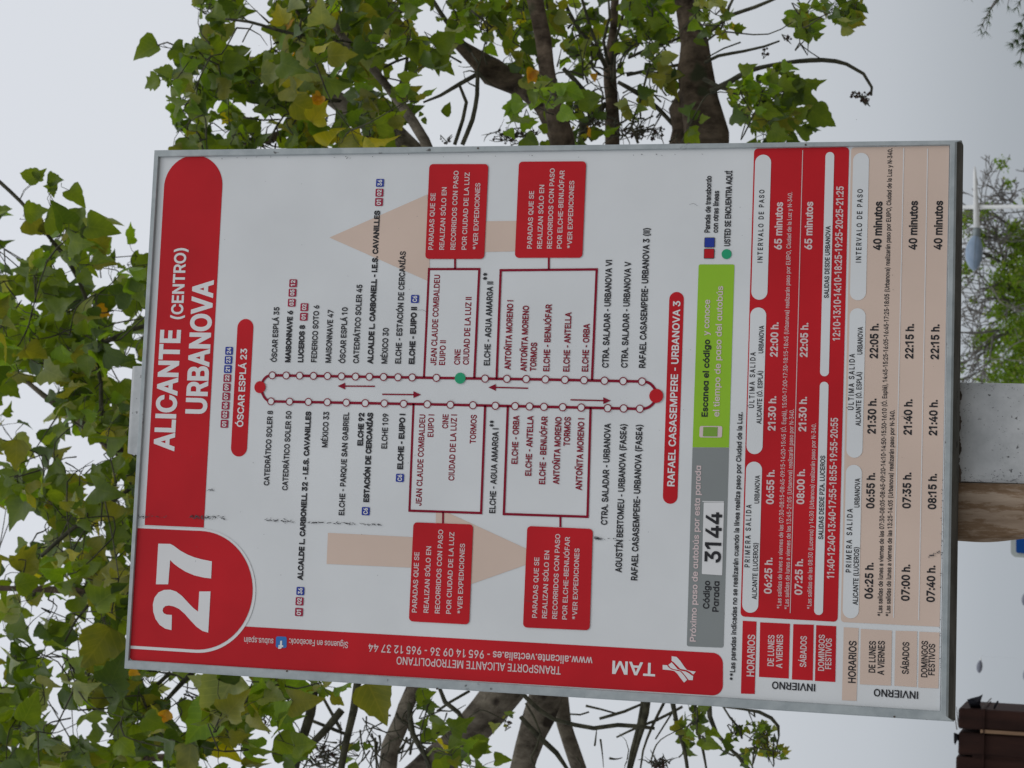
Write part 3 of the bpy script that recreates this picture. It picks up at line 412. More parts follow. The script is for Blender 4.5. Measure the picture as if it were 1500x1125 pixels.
def fillet(pts, radii, n=10):
    out = []; m = len(pts)
    for i in range(m):
        p = Vector(pts[i]); a = Vector(pts[i - 1]); b = Vector(pts[(i + 1) % m]); r = radii[i] if isinstance(radii, (list, tuple)) else radii
        if r <= 0: out.append(tuple(p)); continue
        u = (a - p).normalized(); v = (b - p).normalized()
        ang = math.acos(max(-1, min(1, u.dot(v)))); t = min(r / math.tan(ang / 2), (a - p).length * 0.499, (b - p).length * 0.499)
        r = t * math.tan(ang / 2)
        bis = (u + v).normalized(); c = p + bis * (r / math.sin(ang / 2))
        s = p + u * t - c; e2 = p + v * t - c
        a0 = math.atan2(s.y, s.x); a1 = math.atan2(e2.y, e2.x); d = (a1 - a0 + math.pi) % (2 * math.pi) - math.pi
        for k in range(n + 1):
            w = a0 + d * k / n; out.append((c.x + r * math.cos(w), c.y + r * math.sin(w)))
    return out
U = 1 / 815.0        # about one photograph pixel in sheet units
def poly(name, px, mat, parent, lay, radii=0, n=8, label=None):
    pts = [S(*p) for p in px]
    if isinstance(radii, (list, tuple)): radii = [r * U for r in radii]
    else: radii = radii * U
    pts = fillet(pts, radii, n)
    vs, fs = fill([pts])
    return sheet_obj(name, vs, fs, M[mat], parent, lay, label)
def pill(name, xa, ya, xb, yb, w, mat, parent, lay):
    """stadium from its lower end (ya larger) to its upper end, w across"""
    a0, b0 = S(xa, ya); a1, b1 = S(xb, yb)
    h = (S(xa - w / 2, ya)[1] - S(xa + w / 2, ya)[1]) / 2; bm = (b0 + b1) / 2
    pts = []
    for k in range(17):
        t = math.pi / 2 + math.pi * k / 16; pts.append((a0 + h + h * math.cos(t), bm + h * math.sin(t)))
    for k in range(17):
        t = -math.pi / 2 + math.pi * k / 16; pts.append((a1 - h + h * math.cos(t), bm + h * math.sin(t)))
    vs, fs = fill([pts])
    return sheet_obj(name, vs, fs, M[mat], parent, lay)
def stroke(pts, w):
    """polyline in sheet coordinates with square corners"""
    L_ = []; R_ = []
    for i, p in enumerate(pts):
        p = Vector(p)
        d1 = (p - Vector(pts[i - 1])).normalized() if i else None
        d2 = (Vector(pts[i + 1]) - p).normalized() if i < len(pts) - 1 else None
        if d1 is None: m = Vector((-d2.y, d2.x)); k = 1
        elif d2 is None: m = Vector((-d1.y, d1.x)); k = 1
        else:
            n1 = Vector((-d1.y, d1.x)); n2 = Vector((-d2.y, d2.x)); m = (n1 + n2).normalized(); k = 1 / max(0.5, m.dot(n1))
        L_.append(tuple(p + m * w / 2 * k)); R_.append(tuple(p - m * w / 2 * k))
    vs = L_ + R_; n = len(pts)
    return vs, [(i, i + 1, n + i + 1, n + i) for i in range(n - 1)]
def line(name, px, w, mat, parent, lay):
    vs, fs = stroke([S(*p) for p in px], w * U)
    return sheet_obj(name, vs, fs, M[mat], parent, lay)
def disc(cx, cy, r, n=28):
    a, b = S(cx, cy); r *= U
    return [(a + r * math.cos(2 * math.pi * k / n), b + r * math.sin(2 * math.pi * k / n)) for k in range(n)]

# ------------------------------------------------------------------ ground
gs = 900
obj('ground', [(-gs, -gs, 0), (gs, -gs, 0), (gs, gs, 0), (-gs, gs, 0)], [(0, 1, 2, 3)], M['ground'])['kind'] = 'structure'

# ------------------------------------------------------------------ bus stop sign: post, panel, frame
pb = at_plane(1480, 634, 0.05)
SIGN = thing('bus_stop_sign', 'white and red bus stop board with route 27 map and timetable on grey post', 'bus stop sign', (pb.x, 0.05, 0))
def quadbox(name, F4, depth, mat, parent, bev=0.003, smooth=False):
    """F4: four front corners (counter-clockwise seen from the front), pushed back by depth"""
    bm = bmesh.new(); fr = [bm.verts.new(p) for p in F4]; bk = [bm.verts.new(Vector(p) + Vector((0, depth, 0))) for p in F4]
    bm.faces.new(fr); bm.faces.new(bk[::-1])
    for i in range(4): j = (i + 1) % 4; bm.faces.new((fr[j], fr[i], bk[i], bk[j]))
    bmesh.ops.recalc_face_normals(bm, faces=bm.faces)
    if bev: bmesh.ops.bevel(bm, geom=list(bm.edges), offset=bev, segments=2, affect='EDGES', profile=0.7)
    bm.verts.index_update()
    vs = [v.co.copy() for v in bm.verts]; fs = [tuple(v.index for v in f.verts) for f in bm.faces]; bm.free()
    return obj(name, vs, fs, mat, parent)
def down_to_ground(p_hi, p_lo):
    d = p_lo - p_hi; return p_hi + d * (p_hi.z / -d.z)
PY = 0.032
tl, tr = at_plane(185.5, 665, PY), at_plane(193, 535.5, PY)
bl, br = down_to_ground(tl, at_plane(1450, 707.5, PY)), down_to_ground(tr, at_plane(1450, 560.5, PY))
quadbox('post', [bl, br, tr, tl], 0.05, M['post'], SIGN, 0.004)
# rusty seam where the post meets the frame
sm = [at_plane(1401, 706, PY), at_plane(1401, 560, PY), at_plane(1411, 560, PY), at_plane(1408, 706, PY)]
rv = []
n = 64
for i in range(n + 1):
    t = i / n; y = 706 - 146 * t
    rv.append(at_plane(1396, y, PY - 0.0012)); rv.append(at_plane(1406.8 + 1.6 * math.sin(i * 0.37) + random.gauss(0, 0.9), y, PY - 0.0012))
obj('rust_stain', rv, [(2 * i, 2 * i + 1, 2 * i + 3, 2 * i + 2) for i in range(n)], M['rust'], SIGN)
# dark scuffs on the post
sv_ = []; sf_ = []
for i in range(240):
    if i < 70: x = random.uniform(1412, 1500); y = 706 - abs(random.gauss(0, 6))
    elif i < 110: x = random.uniform(1410, 1500); y = 564 + abs(random.gauss(0, 5))
    elif i < 150: x = 1470 + random.gauss(0, 12); y = 655 + random.gauss(0, 30)
    elif i < 190: x = random.uniform(1409, 1420); y = random.uniform(565, 705)
    else: x = random.uniform(1409, 1500); y = random.uniform(565, 703)
    c = at_plane(x, y, PY - 0.0006); l_ = random.uniform(.0002, .0009) * (1.7 if i < 70 else 1); w_ = random.uniform(.0001, .0004); k = len(sv_)
    sv_ += [c + Vector((-w_, 0, 0)), c + Vector((w_ * .3, 0, -l_)), c + Vector((w_, 0, 0)), c + Vector((0, 0, l_ * .7))]; sf_.append((k, k + 1, k + 2, k + 3))
obj('scuff_marks', sv_, sf_, M['scratch'], SIGN)['kind'] = 'stuff'
OUT = [(181.5, 979.5), (225.5, 219.5), (1408.5, 205), (1396.5, 1057.5)]
INN = [(188.0, 967.0), (232.0, 229.5), (1391.7, 211.9), (1377.6, 1042.0)]
O3 = [at_plane(*p, Y=-0.004) for p in OUT]; I3 = [at_plane(*p, Y=-0.004) for p in INN]
def rail(i, j, prof, nm='frame_rail', under_shade=False):
    vs = []; fs = []; m = len(prof)
    segs = 24
    for s_ in range(segs + 1):
        t = s_ / segs
        for (k, y) in prof:
            o_ = O3[i].lerp(O3[j], t); n_ = I3[i].lerp(I3[j], t)
            p = n_.lerp(o_, k); vs.append(Vector((p.x, y, p.z)))
    for s_ in range(segs):
        for q in range(m):
            a = s_ * m + q; b = s_ * m + (q + 1) % m
            fs.append((a, b, b + m, a + m))
    fs.append(tuple(range(m))); fs.append(tuple(segs * m + q for q in range(m))[::-1])
    bm = bmesh.new(); bvs = [bm.verts.new(v) for v in vs]
    for f in fs: bm.faces.new([bvs[q] for q in f])
    bmesh.ops.recalc_face_normals(bm, faces=bm.faces); bm.verts.index_update()
    vs = [v.co.copy() for v in bm.verts]; fs = [tuple(v.index for v in f.verts) for f in bm.faces]; bm.free()
    if not under_shade: return obj(nm, vs, fs, M['galv'], SIGN)
    mi = [1 if (q % m in (4, 5, 6, 7, 8, 9) and q < segs * m) else 0 for q in range(len(fs))]  # rounded lower faces get the painted underside shade
    return obj(nm, vs, fs, [M['galv'], M['grime_and_shade']], SIGN, midx=mi)
flat = [(0, 0.002), (0, -0.0032), (0.08, -0.004), (0.86, -0.004), (0.96, -0.0032), (1.0, -0.001), (1.0, 0.028), (0, 0.028)]
rnd = [(0, 0.002), (0, -0.0032), (0.05, -0.004), (0.42, -0.004), (0.60, -0.0025), (0.76, 0.001), (0.90, 0.007), (0.97, 0.014), (1.0, 0.020), (0.98, 0.030), (0, 0.030)]
rail(0, 1, flat); rail(1, 2, flat); rail(2, 3, rnd, under_shade=True); rail(3, 0, flat)
for (x, y) in ((700, 217), (640, 1009), (1310, 1050), (1180, 212), (420, 983)):       # small fixing screws of the frame
    c = at_plane(x, y, -0.0045); r = 0.0011
    vs = [c + Vector((r * math.cos(t * math.pi / 4), 0, r * math.sin(t * math.pi / 4))) for t in range(8)]
    vs += [v + Vector((0, 0.001, 0)) for v in vs]
    obj('screw', vs, [tuple(range(8))] + [(i, (i + 1) % 8, 8 + (i + 1) % 8, 8 + i) for i in range(8)], M['rust'], SIGN)
pe = [S(*p) for p in INN]
cx_, cy_ = sum(p[0] for p in pe) / 4, sum(p[1] for p in pe) / 4
pq = [(cx_ + (p[0] - cx_) * 1.008, cy_ + (p[1] - cy_) * 1.005) for p in pe]
pv = [W3(a, b, 0) for a, b in pq]
pv += [v + Vector((0, 0.0015, 0)) for v in pv]
PANEL = obj('panel', pv, [(0, 1, 2, 3), (7, 6, 5, 4)] + [(i, 4 + i, 4 + (i + 1) % 4, (i + 1) % 4) for i in range(4)], M['white'], SIGN)

for i in range(4):
    line('seal_line', [INN[i], INN[(i + 1) % 4]], 1.0, 'scratch', SIGN, 1.2)
# --- title banner
a0, b0 = S(212, 769); a1, b1 = S(298.7, 771); aT, bT = S(288, 227.5)
h = (b0 - b1) / 2; bm_ = (b0 + b1) / 2
pts = [(a0, b0), (a0, b1)] + [(aT - h + h * math.cos(t), bm_ + h * math.sin(t)) for t in [(-math.pi / 2 + math.pi * k / 32) for k in range(33)]]
vs, fs = fill([pts]); BAN = sheet_obj('title_banner', vs, fs, M['red'], SIGN, 1)
text('ALICANTE', 255.7, 660, 482.7, 30.7, 'white_ink', BAN, wt=27)
text('(CENTRO)', 267.8, 470, 361.3, 17.6, 'white_ink', BAN, wt=20)
text('URBANOVA', 303, 608, 411.5, 31.5, 'white_ink', BAN, wt=27)
# --- side strip
SIDE = poly('side_strip', [(189.5, 948), (188.6, 967), (1042 + 17, 1019.5), (1059, 957), (356, 917.5), (330, 880)], 'red', SIGN, 1, [0, 15, 15, 15, 0, 0], 10)
vtext('TAM', 961, 971.5, 895.6, 19.5, 'white_ink', SIDE, wt=18)
vtext('TRANSPORTE ALICANTE METROPOLITANO', 822.2, 976.5, 580.9, 11.8, 'pink_ink', SIDE, wt=9)
vtext('www.alicante.vectalia.es - 965 14 09 36 - 965 12 37 44', 868.4, 962.5, 539.6, 12, 'pink_ink', SIDE, wt=11)
vtext('Síguenos en Facebook:', 510.6, 940.3, 423.5, 9.2, 'pink_ink', SIDE, wt=9)
vtext('subus.spain', 401.4, 935.7, 357.7, 9.2, 'pink_ink', SIDE, wt=9)
ICON = poly('network_icon', [(404.5, 932), (420.3, 932.7), (420, 949.3), (404.2, 948.5)], 'icon_blue', SIDE, 2, 3, 5)
a_, b_ = S(417.5, 936.5); c_ = a_ - S(417.5, 948)[0]
vs, fs = text_sheet('f', a_ - 0.003, b_ + 0.003, 0.009, c_, 34, None, rot=1)
o_ = sheet_obj('network_letter', vs, fs, M['white_ink'], SIDE, 3)
Q = lambda l: [(940 + X / 11.25, 930 + Y / 11.25) for X, Y in l]
for q in ([(495, 352), (575, 362), (640, 430), (700, 520), (745, 575), (800, 592), (895, 605), (850, 652), (800, 610), (740, 580), (640, 560), (580, 500), (530, 450), (495, 425)],
          [(495, 452), (540, 500), (590, 560), (650, 590), (730, 605), (785, 635), (830, 670), (850, 675), (842, 745), (775, 742), (720, 670), (660, 600), (610, 578), (530, 565), (480, 545), (440, 495)],
          [(347, 495), (420, 500), (440, 530), (490, 570), (560, 585), (640, 605), (700, 670), (750, 740), (700, 785), (640, 710), (590, 640), (540, 595), (480, 582), (347, 570)]):
    poly('logo_ribbon', Q(q), 'white_ink', SIDE, 2)
# --- route number badge: white rim, then red
def dshape(g):
    t_, l_ = S(198.4, 772.5), S(190, 945.5)
    ri = S(371, 857)
    bT_, bB_ = t_[1], ri[1] - g
    a_l, a_r = l_[0] - g, S(300, 778)[0] + (0.004 if g else 0)
    r = (a_r - a_l) / 2; cx = (a_r + a_l) / 2; cy = bB_ + r
    return [(a_r, bT_), (a_r, cy)] + [(cx + r * math.cos(t), cy + r * math.sin(t)) for t in [-math.pi * k / 40 for k in range(1, 40)]] + [(a_l, cy), (a_l, bT_)]
vs, fs = fill([dshape(0.0058)]); BADGE = sheet_obj('route_number_badge', vs, fs, M['white_ink'], SIGN, 2)
vs, fs = fill([dshape(0)]); sheet_obj('red_field', vs, fs, M['red'], BADGE, 3)
Q = lambda l: [(160 + X / 3.516, 760 + Y / 3.516) for X, Y in l]
poly('numeral', Q([(243, 337), (255, 128), (316, 129), (335, 139), (370, 165), (405, 184), (440, 198), (480, 209), (531, 219), (527, 307), (490, 303), (440, 291), (395, 272), (360, 250), (335, 231), (316, 212), (306, 337)]), 'white_ink', BADGE, 4)
poly('numeral', Q([(323, 573), (290, 565), (262, 546), (241, 516), (229, 478), (227, 440), (236, 405), (256, 379), (285, 366), (318, 365), (348, 375), (378, 398), (410, 433), (436, 460), (460, 478), (466, 374), (524, 374), (512, 586), (482, 577), (452, 556), (420, 522), (390, 488), (362, 464), (335, 451), (310, 446), (292, 449), (280, 460), (277, 474), (283, 486), (298, 493), (325, 495)]), 'white_ink', BADGE, 4)
# --- top stop pill and its transfer badges
P1 = pill('terminus_label', 349.8, 668.8, 360, 467.2, 23.6, 'red', SIGN, 1)
text('ÓSCAR ESPLÁ 23', 356.4, 626, 509.9, 9.6, 'white_ink', P1, wt=20)
def badge(x, y, t, blue=False, s=12.2):
    a, b = S(x, y); w = s * U / 2; hh = s * U * 0.52
    pts = fillet([(a - w, b - hh), (a + w, b - hh), (a + w, b + hh), (a - w, b + hh)], 1.4 * U, 3)
    vs, fs = fill([pts]); o = sheet_obj('transfer_badge', vs, fs, M['blue' if blue else 'badge_red'], SIGN, 2)
    vs, fs = text_sheet(t, a - w * 0.78, b - hh * 0.56, w * 1.62, hh * 1.12, 26)
    sheet_obj('badge_number', vs, fs, M['white_ink'], o, 3)
for i, (t, bl_) in enumerate((('01', 0), ('02', 0), ('06', 0), ('07', 0), ('09', 0), ('22', 0), ('21', 1), ('23', 1), ('24', 1))):
    badge(328.9 + 6.9 * i / 8, 620.8 - 106.8 * i / 8, t, bl_)
# --- beige arrows
AR = poly('up_arrow', [(482.7, 348), (626, 285), (628.5, 325), (770, 323.5), (770, 368), (629, 370.5), (630, 413)], 'beige', SIGN, 1)
AR = poly('down_arrow', [(480.5, 780.5), (638, 788.5), (638.7, 743), (800, 817), (638, 874), (637.5, 833), (478.5, 826)], 'beige', SIGN, 1)
# --- line diagram
UP = [(399.2, 549.9), (419.5, 550.1), (439.2, 550.4), (459.5, 550.7), (480, 550.9), (500.5, 551.4), (521, 551.7), (541.3, 552.0), (562.1, 552.3), (583.2, 552.7), (604, 553), (639.5, 553.6), (674.4, 554.1), (710.7, 554.7), (742.7, 555), (770.9, 555.4), (799, 555.9), (827.6, 556.5), (855.7, 557), (885.6, 557.8), (913, 558.4), (940.6, 559)]
DN = [(397.3, 588), (424.5, 588.4), (452, 588.8), (479.7, 589.3), (507.5, 589.9), (535.2, 590.6), (563.2, 591), (591.5, 591.6), (626.1, 592.3), (660, 593), (693, 593.7), (725.9, 594.5), (754.7, 595), (775.8, 595.5), (797, 596), (824.4, 596.6), (851.5, 597.1), (890.3, 598), (913.7, 598.4), (937.4, 598.9)]
def arc(p0, p1, p2, n=8): return [((1 - t) ** 2 * p0[0] + 2 * t * (1 - t) * p1[0] + t * t * p2[0], (1 - t) ** 2 * p0[1] + 2 * t * (1 - t) * p1[1] + t * t * p2[1]) for t in [k / n for k in range(n + 1)]]
LINE = line('route_line', arc((382.5, 566), (386, 551), (397, 549.8)) + [(640, 553.6), (800, 556)] + arc((943, 559), (955, 559.5), (961.5, 574)), 4.0, 'crimson', SIGN, 2)
line('route_line', arc((382.5, 568), (386, 587), (397, 588)) + [(640, 592.6), (800, 596)] + arc((940, 599), (954, 599), (961.5, 584)), 4.0, 'crimson', SIGN, 2)
for c in UP + DN:
    if abs(c[0] - 674.4) < 1: continue
    o_, r1 = disc(*c, 6.1), disc(*c, 4.7)
    n = len(o_)
    inner = fill([r1])
    vs = [W3(a, b, 4) for a, b in o_ + r1] + [W3(a, b, 3) for a, b in inner[0]]
    fs = [(i, (i + 1) % n, n + (i + 1) % n, n + i) for i in range(n)] + [tuple(2 * n + q for q in f) for f in inner[1]]
    obj('stop_marker', vs, fs, [M['crimson'], M['white_ink']], SIGN, midx=[0] * n + [1] * len(inner[1]))
for (c, r, m_) in (((674.4, 554.1), 8.4, 'dot_green'), ((381.3, 567.2), 9.3, 'red'), ((961.5, 580), 10.3, 'red')):
    vs, fs = fill([disc(*c, r)]); sheet_obj('stop_marker', vs, fs, M[m_], SIGN, 4, 'green dot marking this stop' if m_ == 'dot_green' else 'filled red terminus dot')
for tail, tip in (((549.3, 565.9), (494.7, 565.6)), ((773.6, 568.8), (715.5, 567.5)), ((560, 577.6), (616.8, 578.1)), ((835.8, 585.7), (894.8, 586.9))):
    s = 1 if tip[0] > tail[0] else -1
    poly('direction_arrow', [(tail[0], tail[1] - 1), (tip[0] - 11 * s, tip[1] - 1), (tip[0] - 11 * s, tip[1] - 5), tip, (tip[0] - 11 * s, tip[1] + 5), (tip[0] - 11 * s, tip[1] + 1), (tail[0], tail[1] + 1)], 'crimson', SIGN, 2)
for bk in ([(621.3, 553), (628.7, 394.3), (702.2, 394.3), (694.8, 554)], [(727.5, 555), (733.6, 396), (874.2, 394.7), (867.2, 557)],
           [(606, 591.5), (600, 748), (704.8, 751.5), (710.7, 594)], [(744, 595), (738.1, 753), (860.7, 757), (865.2, 597)]):
    pw = [bk[0]] + bk[1:3] + [bk[3]]
    line('bracket', pw, 3.6, 'crimson', SIGN, 2)
    # white inside of the bracket hides the beige arrow
    if bk[1][0] < 640: poly('bracket_field', [bk[0], bk[1], bk[2], bk[3]], 'white', SIGN, 1.4)
for c in ([(666.7, 394), (666.7, 378)], [(804, 395), (804, 377)], [(649.3, 750), (649, 767)], [(821, 757), (821, 772)]): line('connector', c, 3.1, 'crimson', SIGN, 2)
def notice(q, rows):
    o = poly('notice_box', q, 'red', SIGN, 3, 6, 5)
    for r in rows: text(*r[:4], 7.2, 'pink_ink', o, 4, wt=15)
N1, N2, N3 = 'PARADAS QUE SE', 'REALIZAN SÓLO EN', 'RECORRIDOS CON PASO'
N4, N5, N6 = 'POR CIUDAD DE LA LUZ', '*VER EXPEDICIONES', 'POR ELCHE-BENIJÓFAR'
notice([(629.3, 240.5), (715.8, 240.5), (709.5, 379.5), (623.2, 379.5)], [(N1, 634.9, 366.7, 282.7), (N2, 651, 366.7, 273.9), (N3, 667.4, 366.7, 250), (N4, 683.7, 366.7, 252.5), (N5, 700, 366.5, 268)])
notice([(760.4, 237), (859, 236.5), (853.2, 377.8), (754.4, 377.8)], [(N1, 779.5, 365, 279.6), (N2, 794.2, 365, 270.4), (N3, 808.7, 365, 246.5), (N6, 823.2, 365, 249.8), (N5, 838, 365, 264.7)])
notice([(606, 765), (693.5, 768.3), (687.5, 914.8), (599.2, 910)], [(N1, 610.9, 898, 808.4), (N2, 628, 898.5, 799.8), (N3, 644.5, 899.4, 775.6), (N4, 661, 900, 779.3), (N5, 677.3, 900, 796.1)])
notice([(772.6, 770.5), (868.7, 774.8), (864, 923.3), (766.3, 919)], [(N1, 787, 905.9, 816.1), (N2, 801.5, 906.5, 806.1), (N3, 816.4, 907.4, 782), (N6, 830.9, 908.3, 786.5), (N5, 845.5, 908.5, 803.1)])
# --- stop names
def cap_at(x): return 8.0 + (x - 400) * 0.003
def nm(t, x, y0, y1, col='black', bold=False): text(t, x, y0, y1, cap_at(x), col, SIGN, 2, wt=38 if bold else 20, name='stop_name')
for r in (('ÓSCAR ESPLÁ 35', 405.3, 530.7, 449.3), ('MAISONNAVE 6', 425.5, 531.2, 454.7, 'black', 1), ('LUCEROS 8', 444.3, 531.2, 476, 'black', 1), ('FEDERICO SOTO 6', 463.7, 531.2, 446.7),
          ('MAISONNAVE 47', 484.8, 532, 453.3), ('ÓSCAR ESPLÁ 10', 505.6, 532.5, 449.9), ('CATEDRÁTICO SOLER 45', 525.5, 532.5, 416.5), ('ALCALDE L. CARBONELL - I.E.S. CAVANILLES', 546.5, 532.8, 308.5, 'black', 1),
          ('MÉXICO 30', 567.2, 533.3, 480), ('ELCHE - ESTACIÓN DE CERCANÍAS', 587.2, 533.3, 368), ('ELCHE - EUIPO II', 607.2, 533.9, 449.3, 'black', 1),
          ('JEAN CLAUDE COMBALDEU', 639.2, 535.5, 402.1, 'crimson'), ('EUIPO II', 652, 535.5, 498.1, 'crimson'), ('CINE', 674, 534.7, 511.5, 'crimson'), ('CIUDAD DE LA LUZ II', 686.9, 534.7, 434.7, 'crimson'),
          ('ELCHE - AGUA AMARGA II', 717.5, 536, 412), ('ANTOÑITA MORENO I', 748, 541.4, 439.4, 'crimson'), ('ANTOÑITA MORENO', 771.3, 543.9, 447.6, 'crimson'), ('TORMOS', 785.3, 543.9, 501.6, 'crimson'),
          ('ELCHE - BENIJÓFAR', 804.7, 544.6, 445.9, 'crimson'), ('ELCHE - ANTELLA', 834, 545.1, 457.6, 'crimson'), ('ELCHE - ORBA', 861.5, 545.1, 474.4, 'crimson'),
          ('CTRA. SALADAR - URBANOVA VI', 891.3, 539.1, 380.4), ('CTRA. SALADAR - URBANOVA V', 919.2, 539.1, 383.4), ('RAFAEL CASASEMPERE- URBANOVA 3 (II)', 945.3, 539.6, 333.2),
          ('CATEDRÁTICO SOLER 8', 394.3, 711.5, 601.3), ('CATEDRÁTICO SOLER 50', 421.3, 718.7, 601.9), ('ALCALDE L. CARBONELL 32 - I.E.S. CAVANILLES', 443.8, 849.6, 602.7, 'black', 1), ('MÉXICO 33', 479.7, 656, 602.7),
          ('ELCHE - PARQUE SAN GABRIEL', 504.3, 755.5, 604), ('ELCHE 92', 531.7, 653.3, 604.5, 'black', 1), ('ESTACIÓN DE CERCANÍAS', 540.6, 736, 604.5, 'black', 1), ('ELCHE 109', 566.9, 657.9, 605.3),
          ('ELCHE - EUIPO I', 590.3, 688, 605.9, 'black', 1), ('JEAN CLAUDE COMBALDEU', 617.5, 741.3, 606.7, 'crimson'), ('EUIPO I', 635, 640.8, 606.7, 'crimson'), ('CINE', 656.5, 628, 606.7, 'crimson'),
          ('CIUDAD DE LA LUZ I', 665.6, 704.5, 606.7, 'crimson'), ('TORMOS', 697, 650.1, 607.5, 'crimson'), ('ELCHE - AGUA AMARGA I', 725.5, 752.5, 627), ('ELCHE - ORBA', 758.1, 680.3, 608.8, 'crimson'),
          ('ELCHE - ANTELLA', 778.2, 697.7, 609.3, 'crimson'), ('ELCHE - BENIJÓFAR', 798.5, 710.1, 610, 'crimson'), ('ANTOÑITA MORENO', 819.1, 709.4, 610.6, 'crimson'), ('TORMOS', 834.6, 653.6, 610.6, 'crimson'),
          ('ANTOÑITA MORENO I', 852.3, 718.1, 612.3, 'crimson'), ('CTRA. SALADAR - URBANOVA', 889.6, 769.3, 620.5), ('AGUSTÍN BERTOMEU - URBANOVA (FASE4)', 910.7, 838.5, 620.5), ('RAFAEL CASASEMPERE- URBANOVA (FASE4)', 933.6, 850.9, 621.3)):
    nm(*r)
text('**', 717.8, 411, 399, 10.5, 'black', SIGN, 2, wt=20, name='stop_name'); text('**', 727.5, 626, 615.5, 10.5, 'black', SIGN, 2, wt=20, name='stop_name')
for b_ in ((427.6, 443.5, '03'), (428.6, 428.8, '05'), (429.6, 415, '12'), (445.2, 464, '01'), (446, 450.1, '02'), (555.3, 296, '01'), (556, 282.4, '02'), (556.8, 268, '36', 1), (608, 438, 'C6', 1),
           (438.2, 896.5, '01'), (439, 880.8, '02'), (440.2, 865.8, '36', 1), (535.9, 748.8, 'C6', 1), (586, 700, 'C6', 1)):
    badge(*b_)
P2 = pill('terminus_label', 981.4, 738, 991.5, 427.7, 21.6, 'red', SIGN, 1)
text('RAFAEL CASASEMPERE - URBANOVA 3', 988.2, 713.4, 440.2, 10.8, 'white_ink', P2, wt=20)
# --- legend
for x, y, m_ in ((1039.6, 355.3, 'blue'), (1038.9, 371.6, 'red')):
    k = poly('legend_square', [(x - 7.6, y - 7.4), (x + 7.9, y - 7.4), (x + 7.5, y + 7.4), (x - 8, y + 7.4)], 'scratch', SIGN, 2, 1.5, 3)
    poly('colour_field', [(x - 6.8, y - 6.6), (x + 7.1, y - 6.6), (x + 6.7, y + 6.6), (x - 7.2, y + 6.6)], m_, k, 3, 1, 3)
vs, fs = fill([disc(1064.4, 372.3, 7.3)]); sheet_obj('legend_dot', vs, fs, M['dot_green'], SIGN, 2)
text('Parada de transbordo', 1039.9, 341.2, 257.6, 8.2, 'black', SIGN, wt=20); text('con otras líneas', 1051.6, 341.2, 279.4, 8.2, 'black', SIGN, wt=20)
text('USTED SE ENCUENTRA AQUÍ', 1069.6, 361, 250.1, 9, 'black', SIGN, wt=20)
# --- grey and green strip
def single(t): return t.replace('a', 'ɑ')
GR = poly('stop_code_strip', [(1014.5, 655.6), (1067.8, 655.9), (1059.8, 948.8), (1006, 946.6)], 'grey', SIGN, 1, [0, 0, 3, 3], 4)
text(single('Próximo paso de autobús por esta parada'), 1019.4, 940.9, 681.6, 8.9, 'pink_ink', GR, wt=18)
text('Código', 1039, 892.3, 850.7, 9.4, 'black', GR, wt=20); text(single('Parada'), 1052.6, 897.2, 851, 9.4, 'black', GR, wt=20)
CP = poly('code_plate', [(1031, 736), (1060.8, 736), (1058, 842.7), (1028.2, 840.8)], 'white_ink', GR, 2, 1, 3)
line('plate_edge', [(1029, 734.5), (1060.5, 735)], 1.2, 'white_ink', GR, 2)
text('3144', 1055.9, 825.6, 749.9, 24, 'black', GR, 4, wt=20)
GN = poly('scan_code_strip', [(1023.5, 387.3), (1076, 387.3), (1067.8, 655.5), (1014.5, 655.2)], 'green', SIGN, 1, [2.5, 2.5, 0, 0], 4)
text('Escɑneɑ el código', 1036.6, 611.4, 497.2, 9.2, 'black', GN, wt=24); text('y conoce', 1038.8, 491.5, 438.8, 9.2, 'pink_ink', GN, wt=14)
text(single('el tiempo de paso del autobús'), 1053.7, 611, 418.7, 9.2, 'pink_ink', GN, wt=14)
poly('phone_icon', [(1025.2, 624), (1058.3, 624.2), (1057.6, 641), (1024.4, 640.7)], 'pink_ink', GN, 2, 2.5, 4)
poly('phone_screen', [(1030.4, 625.6), (1051.4, 625.7), (1050.8, 639.4), (1029.8, 639.2)], 'phone_green', GN, 3)
text('**Las paradas indicadas no se realizarán cuando la línea realiza paso por Ciudad de la Luz.', 1076.4, 997.5, 603.5, 7.6, 'black', SIGN, wt=19)
# --- red timetable
TT = poly('timetable', [(1104.7, 217.8), (1244, 215.4), (1227, 911), (1084.7, 903)], 'red', SIGN, 1, 6, 6, label='red winter timetable')
line('divider', [(1157.6, 898), (1176, 220)], 1.0, 'pink_ink', TT, 2)
def head(o, dx):
    pass
for (xa, ya, xb, yb, w) in ((1112, 439.2, 1118.4, 226.7, 23.5), (1105.2, 665.2, 1111, 450.5, 23.5), (1099.2, 897.6, 1104.5, 676.3, 23.5)): pill('heading_label', xa, ya, xb, yb, w, 'white', TT, 2)
text('INTERVALO DE PASO', 1116.9, 385.2, 277.9, 7.6, 'black', TT, 3, 14, 0.78)
text('ÚLTIMA SALIDA', 1104.7, 598.1, 516, 7.8, 'black', TT, 3, 14, 0.78); text('ALICANTE (Ó. ESPLÁ)', 1115.4, 621, 542.7, 7.2, 'black', TT, 3, 14); text('URBANOVA', 1118.2, 518.1, 477.2, 7.2, 'black', TT, 3, 14)
text('PRIMERA SALIDA', 1098.3, 831.6, 739.2, 7.8, 'black', TT, 3, 14, 0.78); text('ALICANTE (LUCEROS)', 1108.6, 878, 794.7, 7.2, 'black', TT, 3, 14); text('URBANOVA', 1112.2, 738.1, 696.5, 7.2, 'black', TT, 3, 14)
